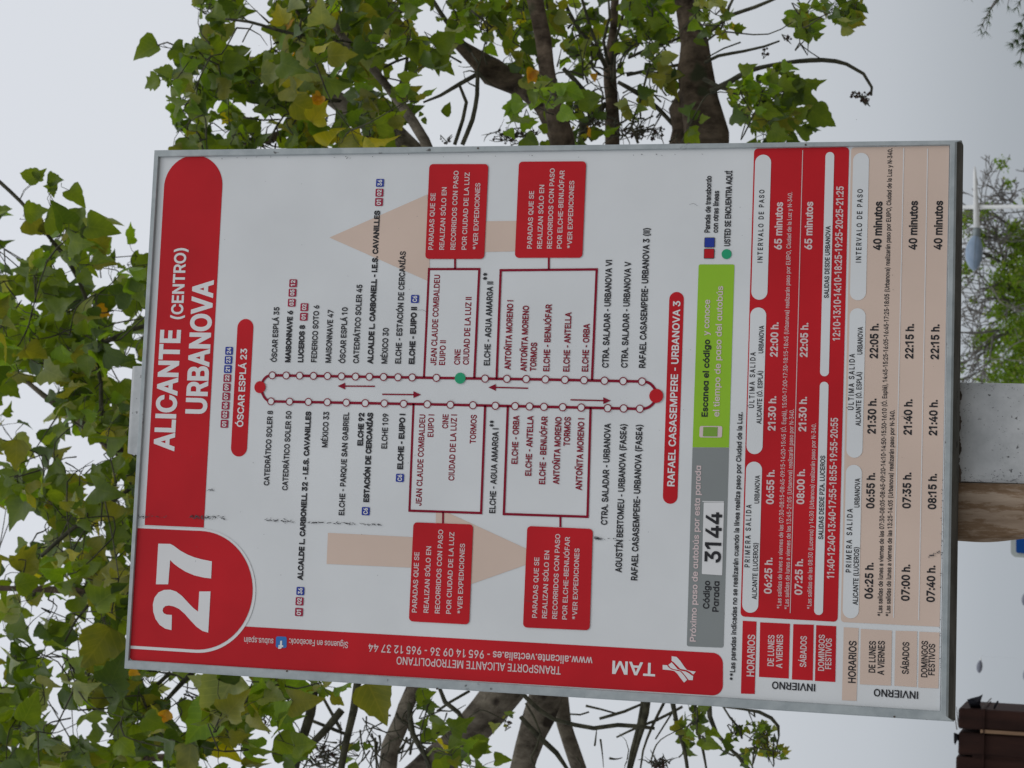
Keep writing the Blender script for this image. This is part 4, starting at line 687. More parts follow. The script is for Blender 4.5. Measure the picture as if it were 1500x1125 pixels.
for t, x, y0, y1 in (('65 minutos', 1145.3, 366.4, 296), ('65 minutos', 1189.6, 366.4, 295.4), ('22:00 h.', 1139.3, 523.5, 471.8), ('21:30 h.', 1136, 631.8, 580), ('06:55 h.', 1133.5, 739.2, 688), ('06:25 h.', 1130.4, 870.4, 816.6),
                     ('22:05 h.', 1183, 523.9, 472.7), ('21:30 h.', 1181, 632.9, 581), ('08:00 h.', 1178.1, 739.2, 687), ('07:25 h.', 1175.2, 872.1, 818.6)):
    text(t, x, y0, y1, 11.4, 'pink_ink', TT, 2, wt=26)
text('*Las salidas de lunes a viernes de las 07:30-08:15-08:45-09:15-14:20-15:45 (Ó. Esplá), 15:00-17:00-17:30-18:15-18:45 (Urbanova) realizarán paso por EUIPO, Ciudad de la Luz y N-340.', 1144.4, 892.3, 281, 6.5, 'pink_ink', TT, 2, wt=6)
text('*Las salidas de lunes a viernes de las 13:45-21:05 (Urbanova) realizarán paso por N-340.', 1155.4, 893.3, 599.2, 6.5, 'pink_ink', TT, 2, wt=6)
text('*Las salidas de las 08:30 (Luceros) y 14:30 (Urbanova) realizarán paso por N-340.', 1188.6, 892.9, 619.9, 6.5, 'pink_ink', TT, 2, wt=6)
pill('heading_label', 1207, 551.2, 1216.5, 222.8, 12.9, 'white', TT, 2); pill('heading_label', 1199.5, 900.8, 1207, 559.3, 12.9, 'white', TT, 2)
text('SALIDAS DESDE URBANOVA', 1214, 437, 331.2, 7.0, 'black', TT, 3, 17); text('SALIDAS DESDE PZA. LUCEROS', 1205.9, 790.4, 667.3, 7.2, 'black', TT, 3, 17)
text('12:10-13:10-14:10-18:25-19:25-20:25-21:25', 1230.6, 499.4, 272.5, 10.9, 'pink_ink', TT, 2, 18); text('11:40-12:40-13:40-17:55-18:55-19:55-20:55', 1222.1, 848, 611.6, 10.9, 'pink_ink', TT, 2, 18)
def cell(q, mat, rows, ink_, cap):
    o = poly('row_heading', q, mat, SIGN, 1)
    for t, x, y0, y1 in rows: text(t, x, y0, y1, cap, ink_, o, 2, 15)
cell([(1088, 909.3), (1108.2, 910.4), (1105.6, 1016.6), (1085.3, 1016)], 'red', [('HORARIOS', 1104.7, 991.9, 929.6)], 'pink_ink', 11)
cell([(1113.5, 911.5), (1157.2, 913.6), (1155.3, 994), (1111.8, 991.5)], 'red', [('DE LUNES', 1133.5, 976.5, 930.2), ('A VIERNES', 1146, 978.7, 929.6)], 'pink_ink', 9.4)
cell([(1162.1, 914.2), (1192, 915.1), (1190.5, 996.8), (1160, 995.3)], 'red', [('SÁBADOS', 1181, 977.6, 931.7)], 'pink_ink', 9.4)
cell([(1195.6, 915.7), (1225, 917.2), (1223.6, 999), (1193.7, 997.4)], 'red', [('DOMINGOS', 1207.2, 983.4, 929.6), ('FESTIVOS', 1217.6, 980.8, 935)], 'pink_ink', 9)
vtext('INVIERNO', 1195.2, 1002, 1130.6, 11, 'black', SIGN, 2, 15, name='season_lettering')
# --- beige timetable
TB = poly('timetable', [(1246.9, 216), (1390.6, 213.5), (1376.5, 918.2), (1231.6, 911.1)], 'beige', SIGN, 1, [5, 0, 0, 5], 6, label='beige winter timetable')
line('divider', [(1308.9, 905), (1324, 217)], 1.2, 'white_ink', TB, 2); line('divider', [(1345.7, 908.4), (1358.9, 217.8)], 1.2, 'white_ink', TB, 2)
for (xa, ya, xb, yb, w) in ((1256.4, 439.9, 1261.8, 224, 23.5), (1251.6, 670.6, 1256.4, 451.6, 23.5), (1246.7, 905.8, 1250.4, 680.9, 23.5)): pill('heading_label', xa, ya, xb, yb, w, 'white', TB, 2)
text('INTERVALO DE PASO', 1261.4, 385.2, 277, 7.9, 'black', TB, 3, 14, 0.78)
text('ÚLTIMA SALIDA', 1250.4, 601.2, 518.3, 8.2, 'black', TB, 3, 14, 0.78); text('ALICANTE (Ó. ESPLÁ)', 1260.7, 624, 544.4, 7.6, 'black', TB, 3, 14); text('URBANOVA', 1263.2, 519.9, 479, 7.6, 'black', TB, 3, 14)
text('PRIMERA SALIDA', 1246.9, 839.1, 745.2, 8.2, 'black', TB, 3, 14, 0.78); text('ALICANTE (LUCEROS)', 1256.6, 886.2, 800.9, 7.6, 'black', TB, 3, 14); text('URBANOVA', 1259, 744, 700.8, 7.6, 'black', TB, 3, 14)
for t, x, y0, y1 in (('40 minutos', 1291.2, 366.8, 295.1), ('40 minutos', 1343.2, 366.2, 294.2), ('40 minutos', 1380, 366.2, 294), ('22:05 h.', 1286, 525.8, 473.7), ('22:15 h.', 1337.9, 526.3, 474.2), ('22:15 h.', 1375.3, 527.2, 474.8),
                     ('21:30 h.', 1282.8, 636.4, 583.5), ('21:40 h.', 1335.6, 637.9, 584.5), ('21:40 h.', 1372.7, 638.8, 585.4), ('06:55 h.', 1280.8, 745.4, 692.4), ('07:35 h.', 1334, 745.4, 691.9), ('08:15 h.', 1371.3, 746.7, 693.7),
                     ('06:25 h.', 1278.5, 877.9, 824), ('07:00 h.', 1332.2, 880.9, 826.7), ('07:40 h.', 1369.2, 882.7, 828.1)):
    text(t, x, y0, y1, 12.4, 'black', TB, 2, wt=26)
text('*Las salidas de lunes a viernes de las 07:30-08:05-08:45-09:20-14:10-14:50-15:30-16:10 (Ó. Esplá), 14:45-15:25-16:05-16:45-17:25-18:05 (Urbanova) realizarán paso por EUIPO, Ciudad de la Luz y N-340.', 1292.2, 903.1, 216.9, 7, 'black', TB, 2, wt=14)
text('*Las salidas de lunes a viernes de las 13:25-14:05 (Urbanova) realizarán paso por N-340.', 1304.1, 903.5, 600.5, 7, 'black', TB, 2, wt=14)
cell([(1236, 918.8), (1257.9, 920), (1254.7, 1026.7), (1233.3, 1025.8)], 'beige', [('HORARIOS', 1253.4, 1001.4, 938.7)], 'black', 11.4)
cell([(1260.9, 921.2), (1306.6, 923.6), (1305.3, 1004.4), (1259.5, 1002.3)], 'beige', [('DE LUNES', 1282, 986.1, 939), ('A VIERNES', 1295, 988.8, 938.7)], 'black', 9.8)
cell([(1311.9, 924), (1343.6, 924.8), (1342.7, 1006.6), (1310.1, 1004.4)], 'beige', [('SÁBADOS', 1331, 987.9, 940.4)], 'black', 9.8)
cell([(1346.6, 925.3), (1376.4, 926.6), (1374.7, 1008.4), (1345, 1007.1)], 'beige', [('DOMINGOS', 1358.3, 992.9, 938.7), ('FESTIVOS', 1369, 989.9, 943.1)], 'black', 9.4)
vtext('INVIERNO', 1345.9, 1013, 1279.6, 11, 'black', SIGN, 2, 15, name='season_lettering')
# --- grime: broken scratches and specks
def specks(px, spread, n, smin, smax, lay=5):
    vs = []; fs = []
    for i in range(n):
        t = random.random() * (len(px) - 1); k = int(t); f = t - k
        x = px[k][0] * (1 - f) + px[k + 1][0] * f; y = px[k][1] * (1 - f) + px[k + 1][1] * f
        y += random.gauss(0, spread); x += random.uniform(-1, 1)
        l_ = random.uniform(smin, smax); w_ = random.uniform(0.25, 0.7); m = len(vs); an = random.gauss(0, 0.35)
        for dx, dy in ((-l_, -w_ * .3), (0, -w_), (l_, 0), (0, w_)):
            vs.append(S(x + dx * math.cos(an) - dy * math.sin(an), y + dx * math.sin(an) + dy * math.cos(an)))
        fs.append((m, m + 1, m + 2, m + 3))
    o = sheet_obj('scratch_marks', vs, fs, M['scratch'], SIGN, lay); o['kind'] = 'stuff'
    return o
specks([(199, 751), (204, 757), (212, 756), (245, 757)], 1.3, 40, 0.8, 2.6)
specks([(280, 757), (332, 759)], 1.4, 60, 1, 3)
specks([(387, 761), (432, 764)], 1.3, 40, 0.8, 2.6)
specks([(452, 765), (560, 769)], 0.7, 60, 1, 3.5)
specks([(871, 788), (880, 789), (926, 791)], 1.0, 45, 0.8, 2.8)
specks([(304, 719), (312, 717)], 1.2, 8, 1, 2)
specks([(1361, 815), (1378, 808)], 1.0, 26, 0.8, 2.2)
specks([(220, 600), (560, 900), (1000, 300), (1380, 700)], 160, 34, 0.25, 0.7)
specks([(1380, 700), (1379, 860)], 1.6, 22, 0.8, 2.0)
specks([(1377, 905), (1379, 1040)], 1.2, 26, 0.5, 1.6)
specks([(240, 232), (700, 229), (1100, 226)], 1.2, 26, 0.5, 1.6)
specks([(230, 500), (1370, 480)], 260, 60, 0.2, 0.55)
for (x0, y0, l_) in ((300, 520, 9), (612, 455, 14), (905, 700, 10), (1010, 300, 12), (470, 640, 8), (1320, 610, 11), (770, 880, 9)):
    vs, fs = stroke([S(x0, y0), S(x0 + l_ * .5, y0 + random.uniform(-2, 2)), S(x0 + l_, y0 + random.uniform(-3, 3))], 0.35 * U)
    sheet_obj('hairline_scratch', vs, fs, M['scratch'], SIGN, 5)
# ------------------------------------------------------------------ wooden board beside the post
BY = 0.028
c1, c2 = at_plane(1399.5, 790.5, BY), at_plane(1399.5, 706.8, BY)
g1, g2 = down_to_ground(c1, at_plane(1500, 786, BY)), down_to_ground(c2, at_plane(1500, 708.8, BY))
BOARD = thing('wooden_board', 'weathered brown rough-sawn wooden board standing upright against the grey steel post', 'board', ((g1.x + g2.x) / 2, BY, 0))
vs = []; n = 60
for i in range(n + 1):
    t = (i / n) ** 2.2
    l_ = c1.lerp(g1, t); r_ = c2.lerp(g2, t)
    w = 0.0016 * math.sin(t * 60) + (0.0022 * math.exp(-((c1.z - l_.z - 0.03) / 0.03) ** 2))
    l_ = l_ + Vector((-w, 0, 0))
    for p, y in ((l_, BY + 0.004), (l_ + Vector((0.004, 0, 0)), BY), (l_.lerp(r_, 0.5), BY - 0.0008), (r_ - Vector((0.002, 0, 0)), BY), (r_, BY + 0.003), (r_, BY + 0.04), (l_, BY + 0.04)):
        vs.append(Vector((p.x, y, p.z)))
fs = []
for i in range(n):
    for k in range(7):
        a = i * 7 + k; b = i * 7 + (k + 1) % 7; fs.append((a, b, b + 7, a + 7))
fs.append(tuple(range(7))[::-1]); fs.append(tuple(n * 7 + k for k in range(7)))
wm = M['wood']; nn_ = wm.node_tree.nodes; ll_ = wm.node_tree.links
wv = nn_.new('ShaderNodeTexWave'); wv.bands_direction = 'X'; wv.inputs['Scale'].default_value = 13; wv.inputs['Distortion'].default_value = 16; wv.inputs['Detail'].default_value = 8; wv.inputs['Detail Scale'].default_value = 1.7; wv.inputs['Detail Roughness'].default_value = 0.7
g_ = nn_.new('ShaderNodeNewGeometry'); mp_ = nn_.new('ShaderNodeMapping'); mp_.inputs['Scale'].default_value = (1, 1, 0.22); mp_.inputs['Rotation'].default_value = (0, 0.30, 0)
ll_.new(g_.outputs['Position'], mp_.inputs['Vector']); ll_.new(mp_.outputs[0], wv.inputs['Vector'])
bs_ = nn_['Principled BSDF']; src = bs_.inputs['Base Color'].links[0].from_socket
mm_ = nn_.new('ShaderNodeMixRGB'); mm_.blend_type = 'MULTIPLY'; mm_.inputs[0].default_value = 0.75
rr_ = nn_.new('ShaderNodeValToRGB'); rr_.color_ramp.elements[0].color = (0.50, 0.38, 0.25, 1); rr_.color_ramp.elements[1].color = (1, 1, 1, 1); rr_.color_ramp.elements[1].position = 0.55
ll_.new(wv.outputs['Fac'], rr_.inputs[0]); ll_.new(src, mm_.inputs[1]); ll_.new(rr_.outputs[0], mm_.inputs[2]); ll_.new(mm_.outputs[0], bs_.inputs['Base Color'])
BO = obj('board', vs, fs, wm, BOARD)
bk_ = [Vector((v.x, v.y, v.z)) for v in (c2 + Vector((-0.0016, 0, 0)), c2 + Vector((0.0004, 0, 0)))]

# ------------------------------------------------------------------ street lamps
def tube(pts, rad, n=10, caps=True, bump=0.0, seed=0):
    """swept tube through points with radii; returns verts, faces"""
    rnd_ = random.Random(seed); vs = []; fs = []
    T = []
    for i in range(len(pts)):
        a = pts[max(0, i - 1)]; b = pts[min(len(pts) - 1, i + 1)]; T.append((b - a).normalized())
    up = Vector((0, 0, 1)) if abs(T[0].z) < 0.9 else Vector((1, 0, 0))
    u = T[0].cross(up).normalized()
    ph = [rnd_.uniform(0, 6.28) for _ in range(6)]
    for i, p in enumerate(pts):
        t = T[i]; u = (u - t * u.dot(t)).normalized(); v = t.cross(u)
        for k in range(n):
            a = 2 * math.pi * k / n
            r = rad[i] * (1 + bump * (0.5 * math.sin(2 * a + ph[0] + i * 0.55) + 0.45 * math.sin(3 * a + ph[1] - i * 0.8) + 0.5 * math.sin(i * 0.9 + ph[2]) + rnd_.uniform(-0.4, 0.4)))
            vs.append(p + (u * math.cos(a) + v * math.sin(a)) * r)
    for i in range(len(pts) - 1):
        for k in range(n):
            a = i * n + k; b = i * n + (k + 1) % n; fs.append((a, b, b + n, a + n))
    if caps: fs.append(tuple(range(n))[::-1]); fs.append(tuple((len(pts) - 1) * n + k for k in range(n)))
    return vs, fs
def spline(pts, step):
    """Catmull-Rom through (Vector, r)"""
    out = []; R = []
    P_ = [pts[0]] + list(pts) + [pts[-1]]
    for i in range(1, len(P_) - 2):
        p0, p1, p2, p3 = [q[0] for q in P_[i - 1:i + 3]]
        n = max(1, int((p2 - p1).length / step))
        for k in range(n):
            t = k / n
            out.append(0.5 * ((2 * p1) + (p2 - p0) * t + (2 * p0 - 5 * p1 + 4 * p2 - p3) * t * t + (3 * p1 - p0 - 3 * p2 + p3) * t ** 3))
            R.append(P_[i][1] * (1 - t) + P_[i + 1][1] * t)
    out.append(pts[-1][0]); R.append(pts[-1][1])
    return out, R
def street_lamp(px_head, px_tip, px_neck, px_top, px_low, d, pole_r, label, near=True, group=None):
    k = d / F
    top = at_depth(*px_top, d); low = at_depth(*px_low, d)
    g = low + (low - top).normalized() * ((low.z) / -(low - top).normalized().z) if abs((low - top).normalized().z) > 1e-6 else low
    g = Vector((low.x, low.y, 0))
    L_ = thing('street_lamp', label, 'street lamp', g, group)
    top.x, top.y = g.x, g.y
    vs, fs = tube([g, top], [pole_r * 1.3, pole_r], 12); obj('pole', vs, fs, M['lamp_white' if near else 'lamp_pale'], L_, True)
    tip = at_depth(*px_tip, d); neck = at_depth(*px_neck, d)
    yb = g.y - pole_r * 1.2
    sh = lambda p: Vector((p.x, yb, p.z))
    tip, neck, head = sh(tip), sh(neck), sh(at_depth(*px_head, d))
    vs, fs = tube([tip, tip.lerp(neck, 0.1), neck], [0.9 * k, 2.2 * k, 5 * k] if near else [0.3 * k, .5 * k, 1 * k], 12); obj('arm', vs, fs, M['lamp_white'], L_, True)
    ax = (head - neck).normalized()
    hl = 27 * k if near else 9.5 * k; wd = 14.5 * k if near else 5.0 * k
    if near:
        vs, fs = tube([neck - ax * 2 * k, neck + ax * 3 * k, neck + ax * 11 * k, neck + ax * 13 * k], [5.2 * k, 5.8 * k, 5.8 * k, 4.8 * k], 14); obj('collar', vs, fs, M['lamp_collar'], L_, True)
    pts = []; rr = []
    n = 18
    for i in range(n + 1):
        t = -1 + 2 * i / n; pts.append(head + ax * hl * t); r = max(0.02, (1 - abs(t) ** (2.1 if t > 0 else 1.9))) ** 0.62
        rr.append(wd * r)
    vs, fs = tube(pts, rr, 24)
    # flatter underneath, like a lantern seen from the road
    side = Vector((0, 0, -1))
    vs = [v if (v - head).dot(side) < 0 else v - side * ((v - head).dot(side)) * 0.25 for v in vs]
    obj('lamp_head', vs, fs, M['lamp_head'] if near else M['lamp_far'], L_, True)
    if near:
        p0 = head - ax * hl * 0.9; seam = [head + ax * hl * t + Vector((0, -wd * (1 - abs(t) ** 2) ** 0.62 * 1.01, 0)) for t in [-.85 + 1.7 * j / 12 for j in range(13)]]
        vs, fs = tube(seam, [0.35 * k] * 13, 6); obj('seam', vs, fs, M['lamp_collar'], L_, True)
street_lamp((1428, 368), (1426.5, 240), (1430, 334), (1385, 294.5), (1500, 303), 38.0, 0.036, 'white street lamp with tapering arm and blue-grey oval head in front of twiggy tree')
for hx, hy, t_ in ((1433.5, 978, 'small distant slate-grey street lamp head alone in sky above the brown column'), (1501, 878, 'distant grey street lamp head just showing beside the blue road sign'), (1503, 989, 'distant grey street lamp head just showing next to the dark brown column')):
    street_lamp((hx, hy), (hx + 1, hy - 14), (hx + 1, hy - 8), (hx + 2, hy - 13), (1560, hy - 10), 112.0, 0.006, t_, False, 'far street lamps')

# ------------------------------------------------------------------ blue road sign and dark wooden column
def rpoly3(px, d, radii):
    pts = fillet(px, radii, 6); return [at_depth(x, y, d) for x, y in pts]
BD = 8.0
q = [(1479.5, 815.5), (1479.5, 600), (1700, 600), (1700, 830)]
bc = at_depth(1600, 715, BD)
BS = thing('road_sign', 'blue road sign with pale rounded border, its corner showing beside the wooden board', 'road sign', (bc.x, bc.y + 0.06, 0))
def slab(name, pts, th, mat, parent, dy=0.0):
    n = len(pts); P_ = [Vector((p.x, bc.y + dy, p.z)) for p in pts]
    vs = P_ + [p + Vector((0, th, 0)) for p in P_]
    fs = [tuple(range(n)), tuple(range(n, 2 * n))[::-1]] + [(i, n + i, n + (i + 1) % n, (i + 1) % n) for i in range(n)]
    bm = bmesh.new(); b_ = [bm.verts.new(v) for v in vs]
    for f in fs: bm.faces.new([b_[i] for i in f])
    bmesh.ops.recalc_face_normals(bm, faces=bm.faces); bm.verts.index_update()
    o = obj(name, [v.co.copy() for v in bm.verts], [tuple(v.index for v in f.verts) for f in bm.faces], mat, parent); bm.free(); return o
slab('border', rpoly3(q, BD, 9), 0.025, M['sign_grey'], BS)
slab('blue_field', rpoly3([(1487.5, 809.5), (1487.5, 606), (1692, 606), (1692, 824)], BD, 3), 0.004, M['sign_blue'], BS, -0.006)
vs, fs = tube([Vector((bc.x, bc.y + 0.06, 0)), Vector((bc.x, bc.y + 0.06, 2.2))], [0.03, 0.03], 12); obj('pole', vs, fs, M['post'], BS, True)
CD = 7.0
ctr = at_depth(1404, 1037, CD)
wpx = 175; wid = wpx * CD / F
CL = thing('wooden_column', 'dark brown column clad in upright wooden boards, lower left of the bus stop sign', 'column', (ctr.x - wid / 2, ctr.y + 0.2, 0))
top_z = ctr.z
nb = 5; bw = wid / nb
for i in range(nb):
    x1 = ctr.x - i * bw; x0 = x1 - bw + (0.005 if i != 0 else 0.012)
    z1 = top_z - 0.004 * (i % 2) - 0.003 * i * 0 + 0.002 * i
    yy = ctr.y + 0.004 * ((i * 3) % 2)
    bm = bmesh.new(); bmesh.ops.create_cube(bm, size=1)
    for v in bm.verts: v.co = Vector(((x0 + x1) / 2 + v.co.x * (x1 - x0), yy + 0.2 + v.co.y * 0.4, z1 / 2 + v.co.z * z1))
    bmesh.ops.bevel(bm, geom=list(bm.edges), offset=0.007, segments=2, affect='EDGES', profile=0.5)
    bm.verts.index_update()
    obj('board', [v.co.copy() for v in bm.verts], [tuple(v.index for v in f.verts) for f in bm.faces], M['darkwood'], CL, label='dark stained upright board' if i == 0 else None); bm.free()
    if i < nb - 1:
        xg = x0 - 0.004; zt = top_z - (0.075 if i == 0 else 0.05)
        pv_ = [(xg - 0.0058, yy - (0.004 if i == 0 else -0.001), 0), (xg + 0.0058, yy - (0.004 if i == 0 else -0.001), 0), (xg + 0.0058, yy - (0.004 if i == 0 else -0.001), zt), (xg - 0.0058, yy - (0.004 if i == 0 else -0.001), zt)]
        pv_ += [(a, b + 0.03, c) for a, b, c in pv_]
        obj('batten', pv_, [(0, 1, 2, 3), (7, 6, 5, 4), (0, 4, 5, 1), (1, 5, 6, 2), (2, 6, 7, 3), (3, 7, 4, 0)], M['tanwood' if i == 0 else 'darkwood'], CL)
zs = top_z - 37 * CD / F
bm = bmesh.new(); bmesh.ops.create_cube(bm, size=1)
for v in bm.verts: v.co = Vector((ctr.x - wid / 2 + v.co.x * (wid + 0.006), ctr.y + 0.2 + v.co.y * 0.412, zs + v.co.z * 0.004))
bm.verts.index_update(); obj('strap', [v.co.copy() for v in bm.verts], [tuple(v.index for v in f.verts) for f in bm.faces], M['darkwood'], CL); bm.free()
def scrap(px, d, label):
    P_ = [at_depth(x, y, d + dz) for x, y, dz in px]; c = sum(P_, Vector()) / len(P_)
    n = len(P_); bow = FWD * 0.012
    vs = P_ + [c - bow] + [p + FWD * 0.003 for p in P_] + [c - bow + FWD * 0.003]
    fs = [(i, (i + 1) % n, n) for i in range(n)] + [(n + 1 + (i + 1) % n, n + 1 + i, 2 * n + 1) for i in range(n)] + [(i, n + 1 + i, n + 1 + (i + 1) % n, (i + 1) % n) for i in range(n)]
    o = obj('dry_leaf', vs, fs, M['dryleaf']); o['label'] = label; o['category'] = 'leaf'
K = lambda l: [(1390 + X / 9, 1000 + Y / 9, z) for X, Y, z in l]
scrap(K([(240, 225, 0), (300, 205, .01), (400, 180, 0), (448, 155, -.01), (425, 225, 0), (412, 285, .02), (430, 345, .05), (290, 350, .05), (270, 290, .02)]), CD - 0.01, 'curled dark dry leaf with a pointed tip, largest one on the dark brown column')
scrap(K([(585, 350, .05), (600, 300, .02), (630, 250, 0), (652, 235, 0), (655, 265, 0), (625, 310, .02), (605, 350, .05)]), CD - 0.01, 'narrow dark upright leaf stub on the side edge of the dark brown column')
scrap(K([(65, 660, 0), (100, 668, .01), (145, 690, .04), (160, 790, .04), (110, 760, .02), (85, 820, 0), (68, 790, 0)]), CD - 0.01, 'small dark folded leaf hooked over the top of the dark brown column')
for a, b in (((98, 320), (125, 560)), ((78, 435), (105, 620)), ((440, 330), (560, 205))):
    p = at_depth(1390 + a[0] / 9, 1000 + a[1] / 9, CD); q_ = at_depth(1390 + b[0] / 9, 1000 + b[1] / 9, CD)
    vs, fs = tube([p, q_], [0.0012, 0.0022], 6); obj('stalk', vs, fs, M['twig_grey'], CL, label='thin dry grey stalk')

# ------------------------------------------------------------------ broadleaf tree behind the sign
def leaf_mesh(kind):
    rg = random.Random(kind * 17 + 3)
    if kind % 4 in (0, 1):      # broad triangular leaf with a few coarse teeth
        half = [(0.0, 0.0), (0.10, -0.03), (0.27, -0.02), (0.40, 0.10), (0.45, 0.24), (0.40, 0.30), (0.39, 0.42), (0.29, 0.50), (0.27, 0.62), (0.17, 0.70), (0.10, 0.83), (0.0, 1.0)]
    elif kind % 4 == 2:         # rounder leaf
        half = [(0.0, 0.03), (0.14, -0.04), (0.34, 0.02), (0.46, 0.17), (0.47, 0.33), (0.41, 0.42), (0.38, 0.52), (0.30, 0.60), (0.25, 0.72), (0.14, 0.82), (0.07, 0.92), (0.0, 1.0)]
    else:                       # lobed
        half = [(0.0, 0.05), (0.12, -0.05), (0.30, 0.0), (0.46, 0.12), (0.55, 0.30), (0.38, 0.36), (0.33, 0.44), (0.37, 0.60), (0.24, 0.62), (0.15, 0.72), (0.09, 0.86), (0.0, 1.0)]
    half = [(x * rg.uniform(0.93, 1.07), y + (rg.uniform(-0.015, 0.015) if 0 < y < 1 else 0)) for x, y in half]
    curl = rg.uniform(-0.45, 0.5); fold = rg.uniform(0.2, 0.95); wav = rg.uniform(0.04, 0.12)
    def z(x, y): return abs(x) * fold - curl * y * y + wav * math.sin(9 * y + (2 if x > 0 else 0)) * abs(x) * 2
    n = len(half); vs = []; uv = []
    for x, y in half: vs.append(Vector((x, y, z(x, y)))); uv.append((x, y))
    for x, y in half[1:-1]: vs.append(Vector((-x, y, z(-x, y)))); uv.append((-x, y))
    for x, y in half[1:-1]: vs.append(Vector((0, y, z(0, y)))); uv.append((0, y))
    L0 = lambda i: n + i - 1; C0 = lambda i: 0 if i == 0 else (n - 1 if i == n - 1 else 2 * n - 2 + i - 1)
    fs = []
    for i in range(n - 1):
        a, b = C0(i), C0(i + 1); r0, r1 = i, i + 1
        l0 = a if i == 0 else L0(i); l1 = b if i + 1 == n - 1 else L0(i + 1)
        fr = []
        for t in (r0, r1, b, a):
            if t not in fr: fr.append(t)
        if len(fr) > 2: fs.append(tuple(fr))
        fr = []
        for t in (a, b, l1, l0):
            if t not in fr: fr.append(t)
        if len(fr) > 2: fs.append(tuple(fr))
    return vs, fs, uv
LK = [leaf_mesh(k) for k in range(8)]
DOWN = Vector((0, 0, -1))
def px_of(p):
    r = p - CAM; d = r.dot(FWD); return (750 - r.dot(CU) / d * F, 562.5 - r.dot(CR) / d * F)
LEAVES = []      # (base, rotation matrix, length, kind, colour)
def pick(pal):
    r = random.random() * sum(pal); 
    for i, w in enumerate(pal):
        r -= w
        if r <= 0: return i
    return 1
PAL = {'mix': (26, 32, 26, 18, 16, 1, 0.3, 10), 'dark': (42, 34, 18, 8, 8, 0.5, 0, 6), 'fresh': (10, 26, 32, 34, 6, 0.5, 0, 2), 'olive': (20, 24, 20, 8, 28, 2, 0.5, 8), 'yellow': (4, 8, 18, 24, 30, 12, 1, 0)}  # last weight: pale leaves, some standing in for glossy highlights
def blocked(x, y, holes):
    for h in holes:
        if ((x - h[0]) / h[2]) ** 2 + ((y - h[1]) / h[3]) ** 2 < 1: return True
    return False
def add_leaf(base, tipdir, size, pal='mix', holes=(), face=0.55, col=None, kind=None):
    t = tipdir.normalized()
    nr = (-FWD * face + Vector((random.gauss(0, 1), random.gauss(0, 1), random.gauss(0, 1))) * 0.42 + Vector((0, 0, 0.25)))
    nr = nr - t * nr.dot(t)
    if nr.length < 0.05: nr = t.orthogonal()
    nr.normalize(); x = t.cross(nr).normalized()
    if holes:
        for q in (base + t * size * 0.5, base + t * size * 0.95, base + t * size * 0.4 + x * size * 0.33, base + t * size * 0.4 - x * size * 0.33):
            if blocked(*px_of(q), holes): return False
    R = Matrix((x, t, nr)).transposed()
    LEAVES.append((base, R, size, random.randrange(8) if kind is None else kind, pick(PAL[pal]) if col is None else col))
    return True
LIMBS = []; TWIGS = []; PET = []
def limb(px, mat='bark', bump=0.10, n=12, name='limb', step=0.05):
    pts = [(at_depth(x, y, d), r * d / F) for x, y, r, d in px]
    LIMBS.append((pts, mat, bump, n, name, step)); return pts
def twig(px, mat='twig'):
    pts = [(at_depth(x, y, d), r * d / F) for x, y, r, d in px]; TWIGS.append((pts, mat)); return pts
CRX = (850, 640, 42, 5.9)        # the crotch, behind the board
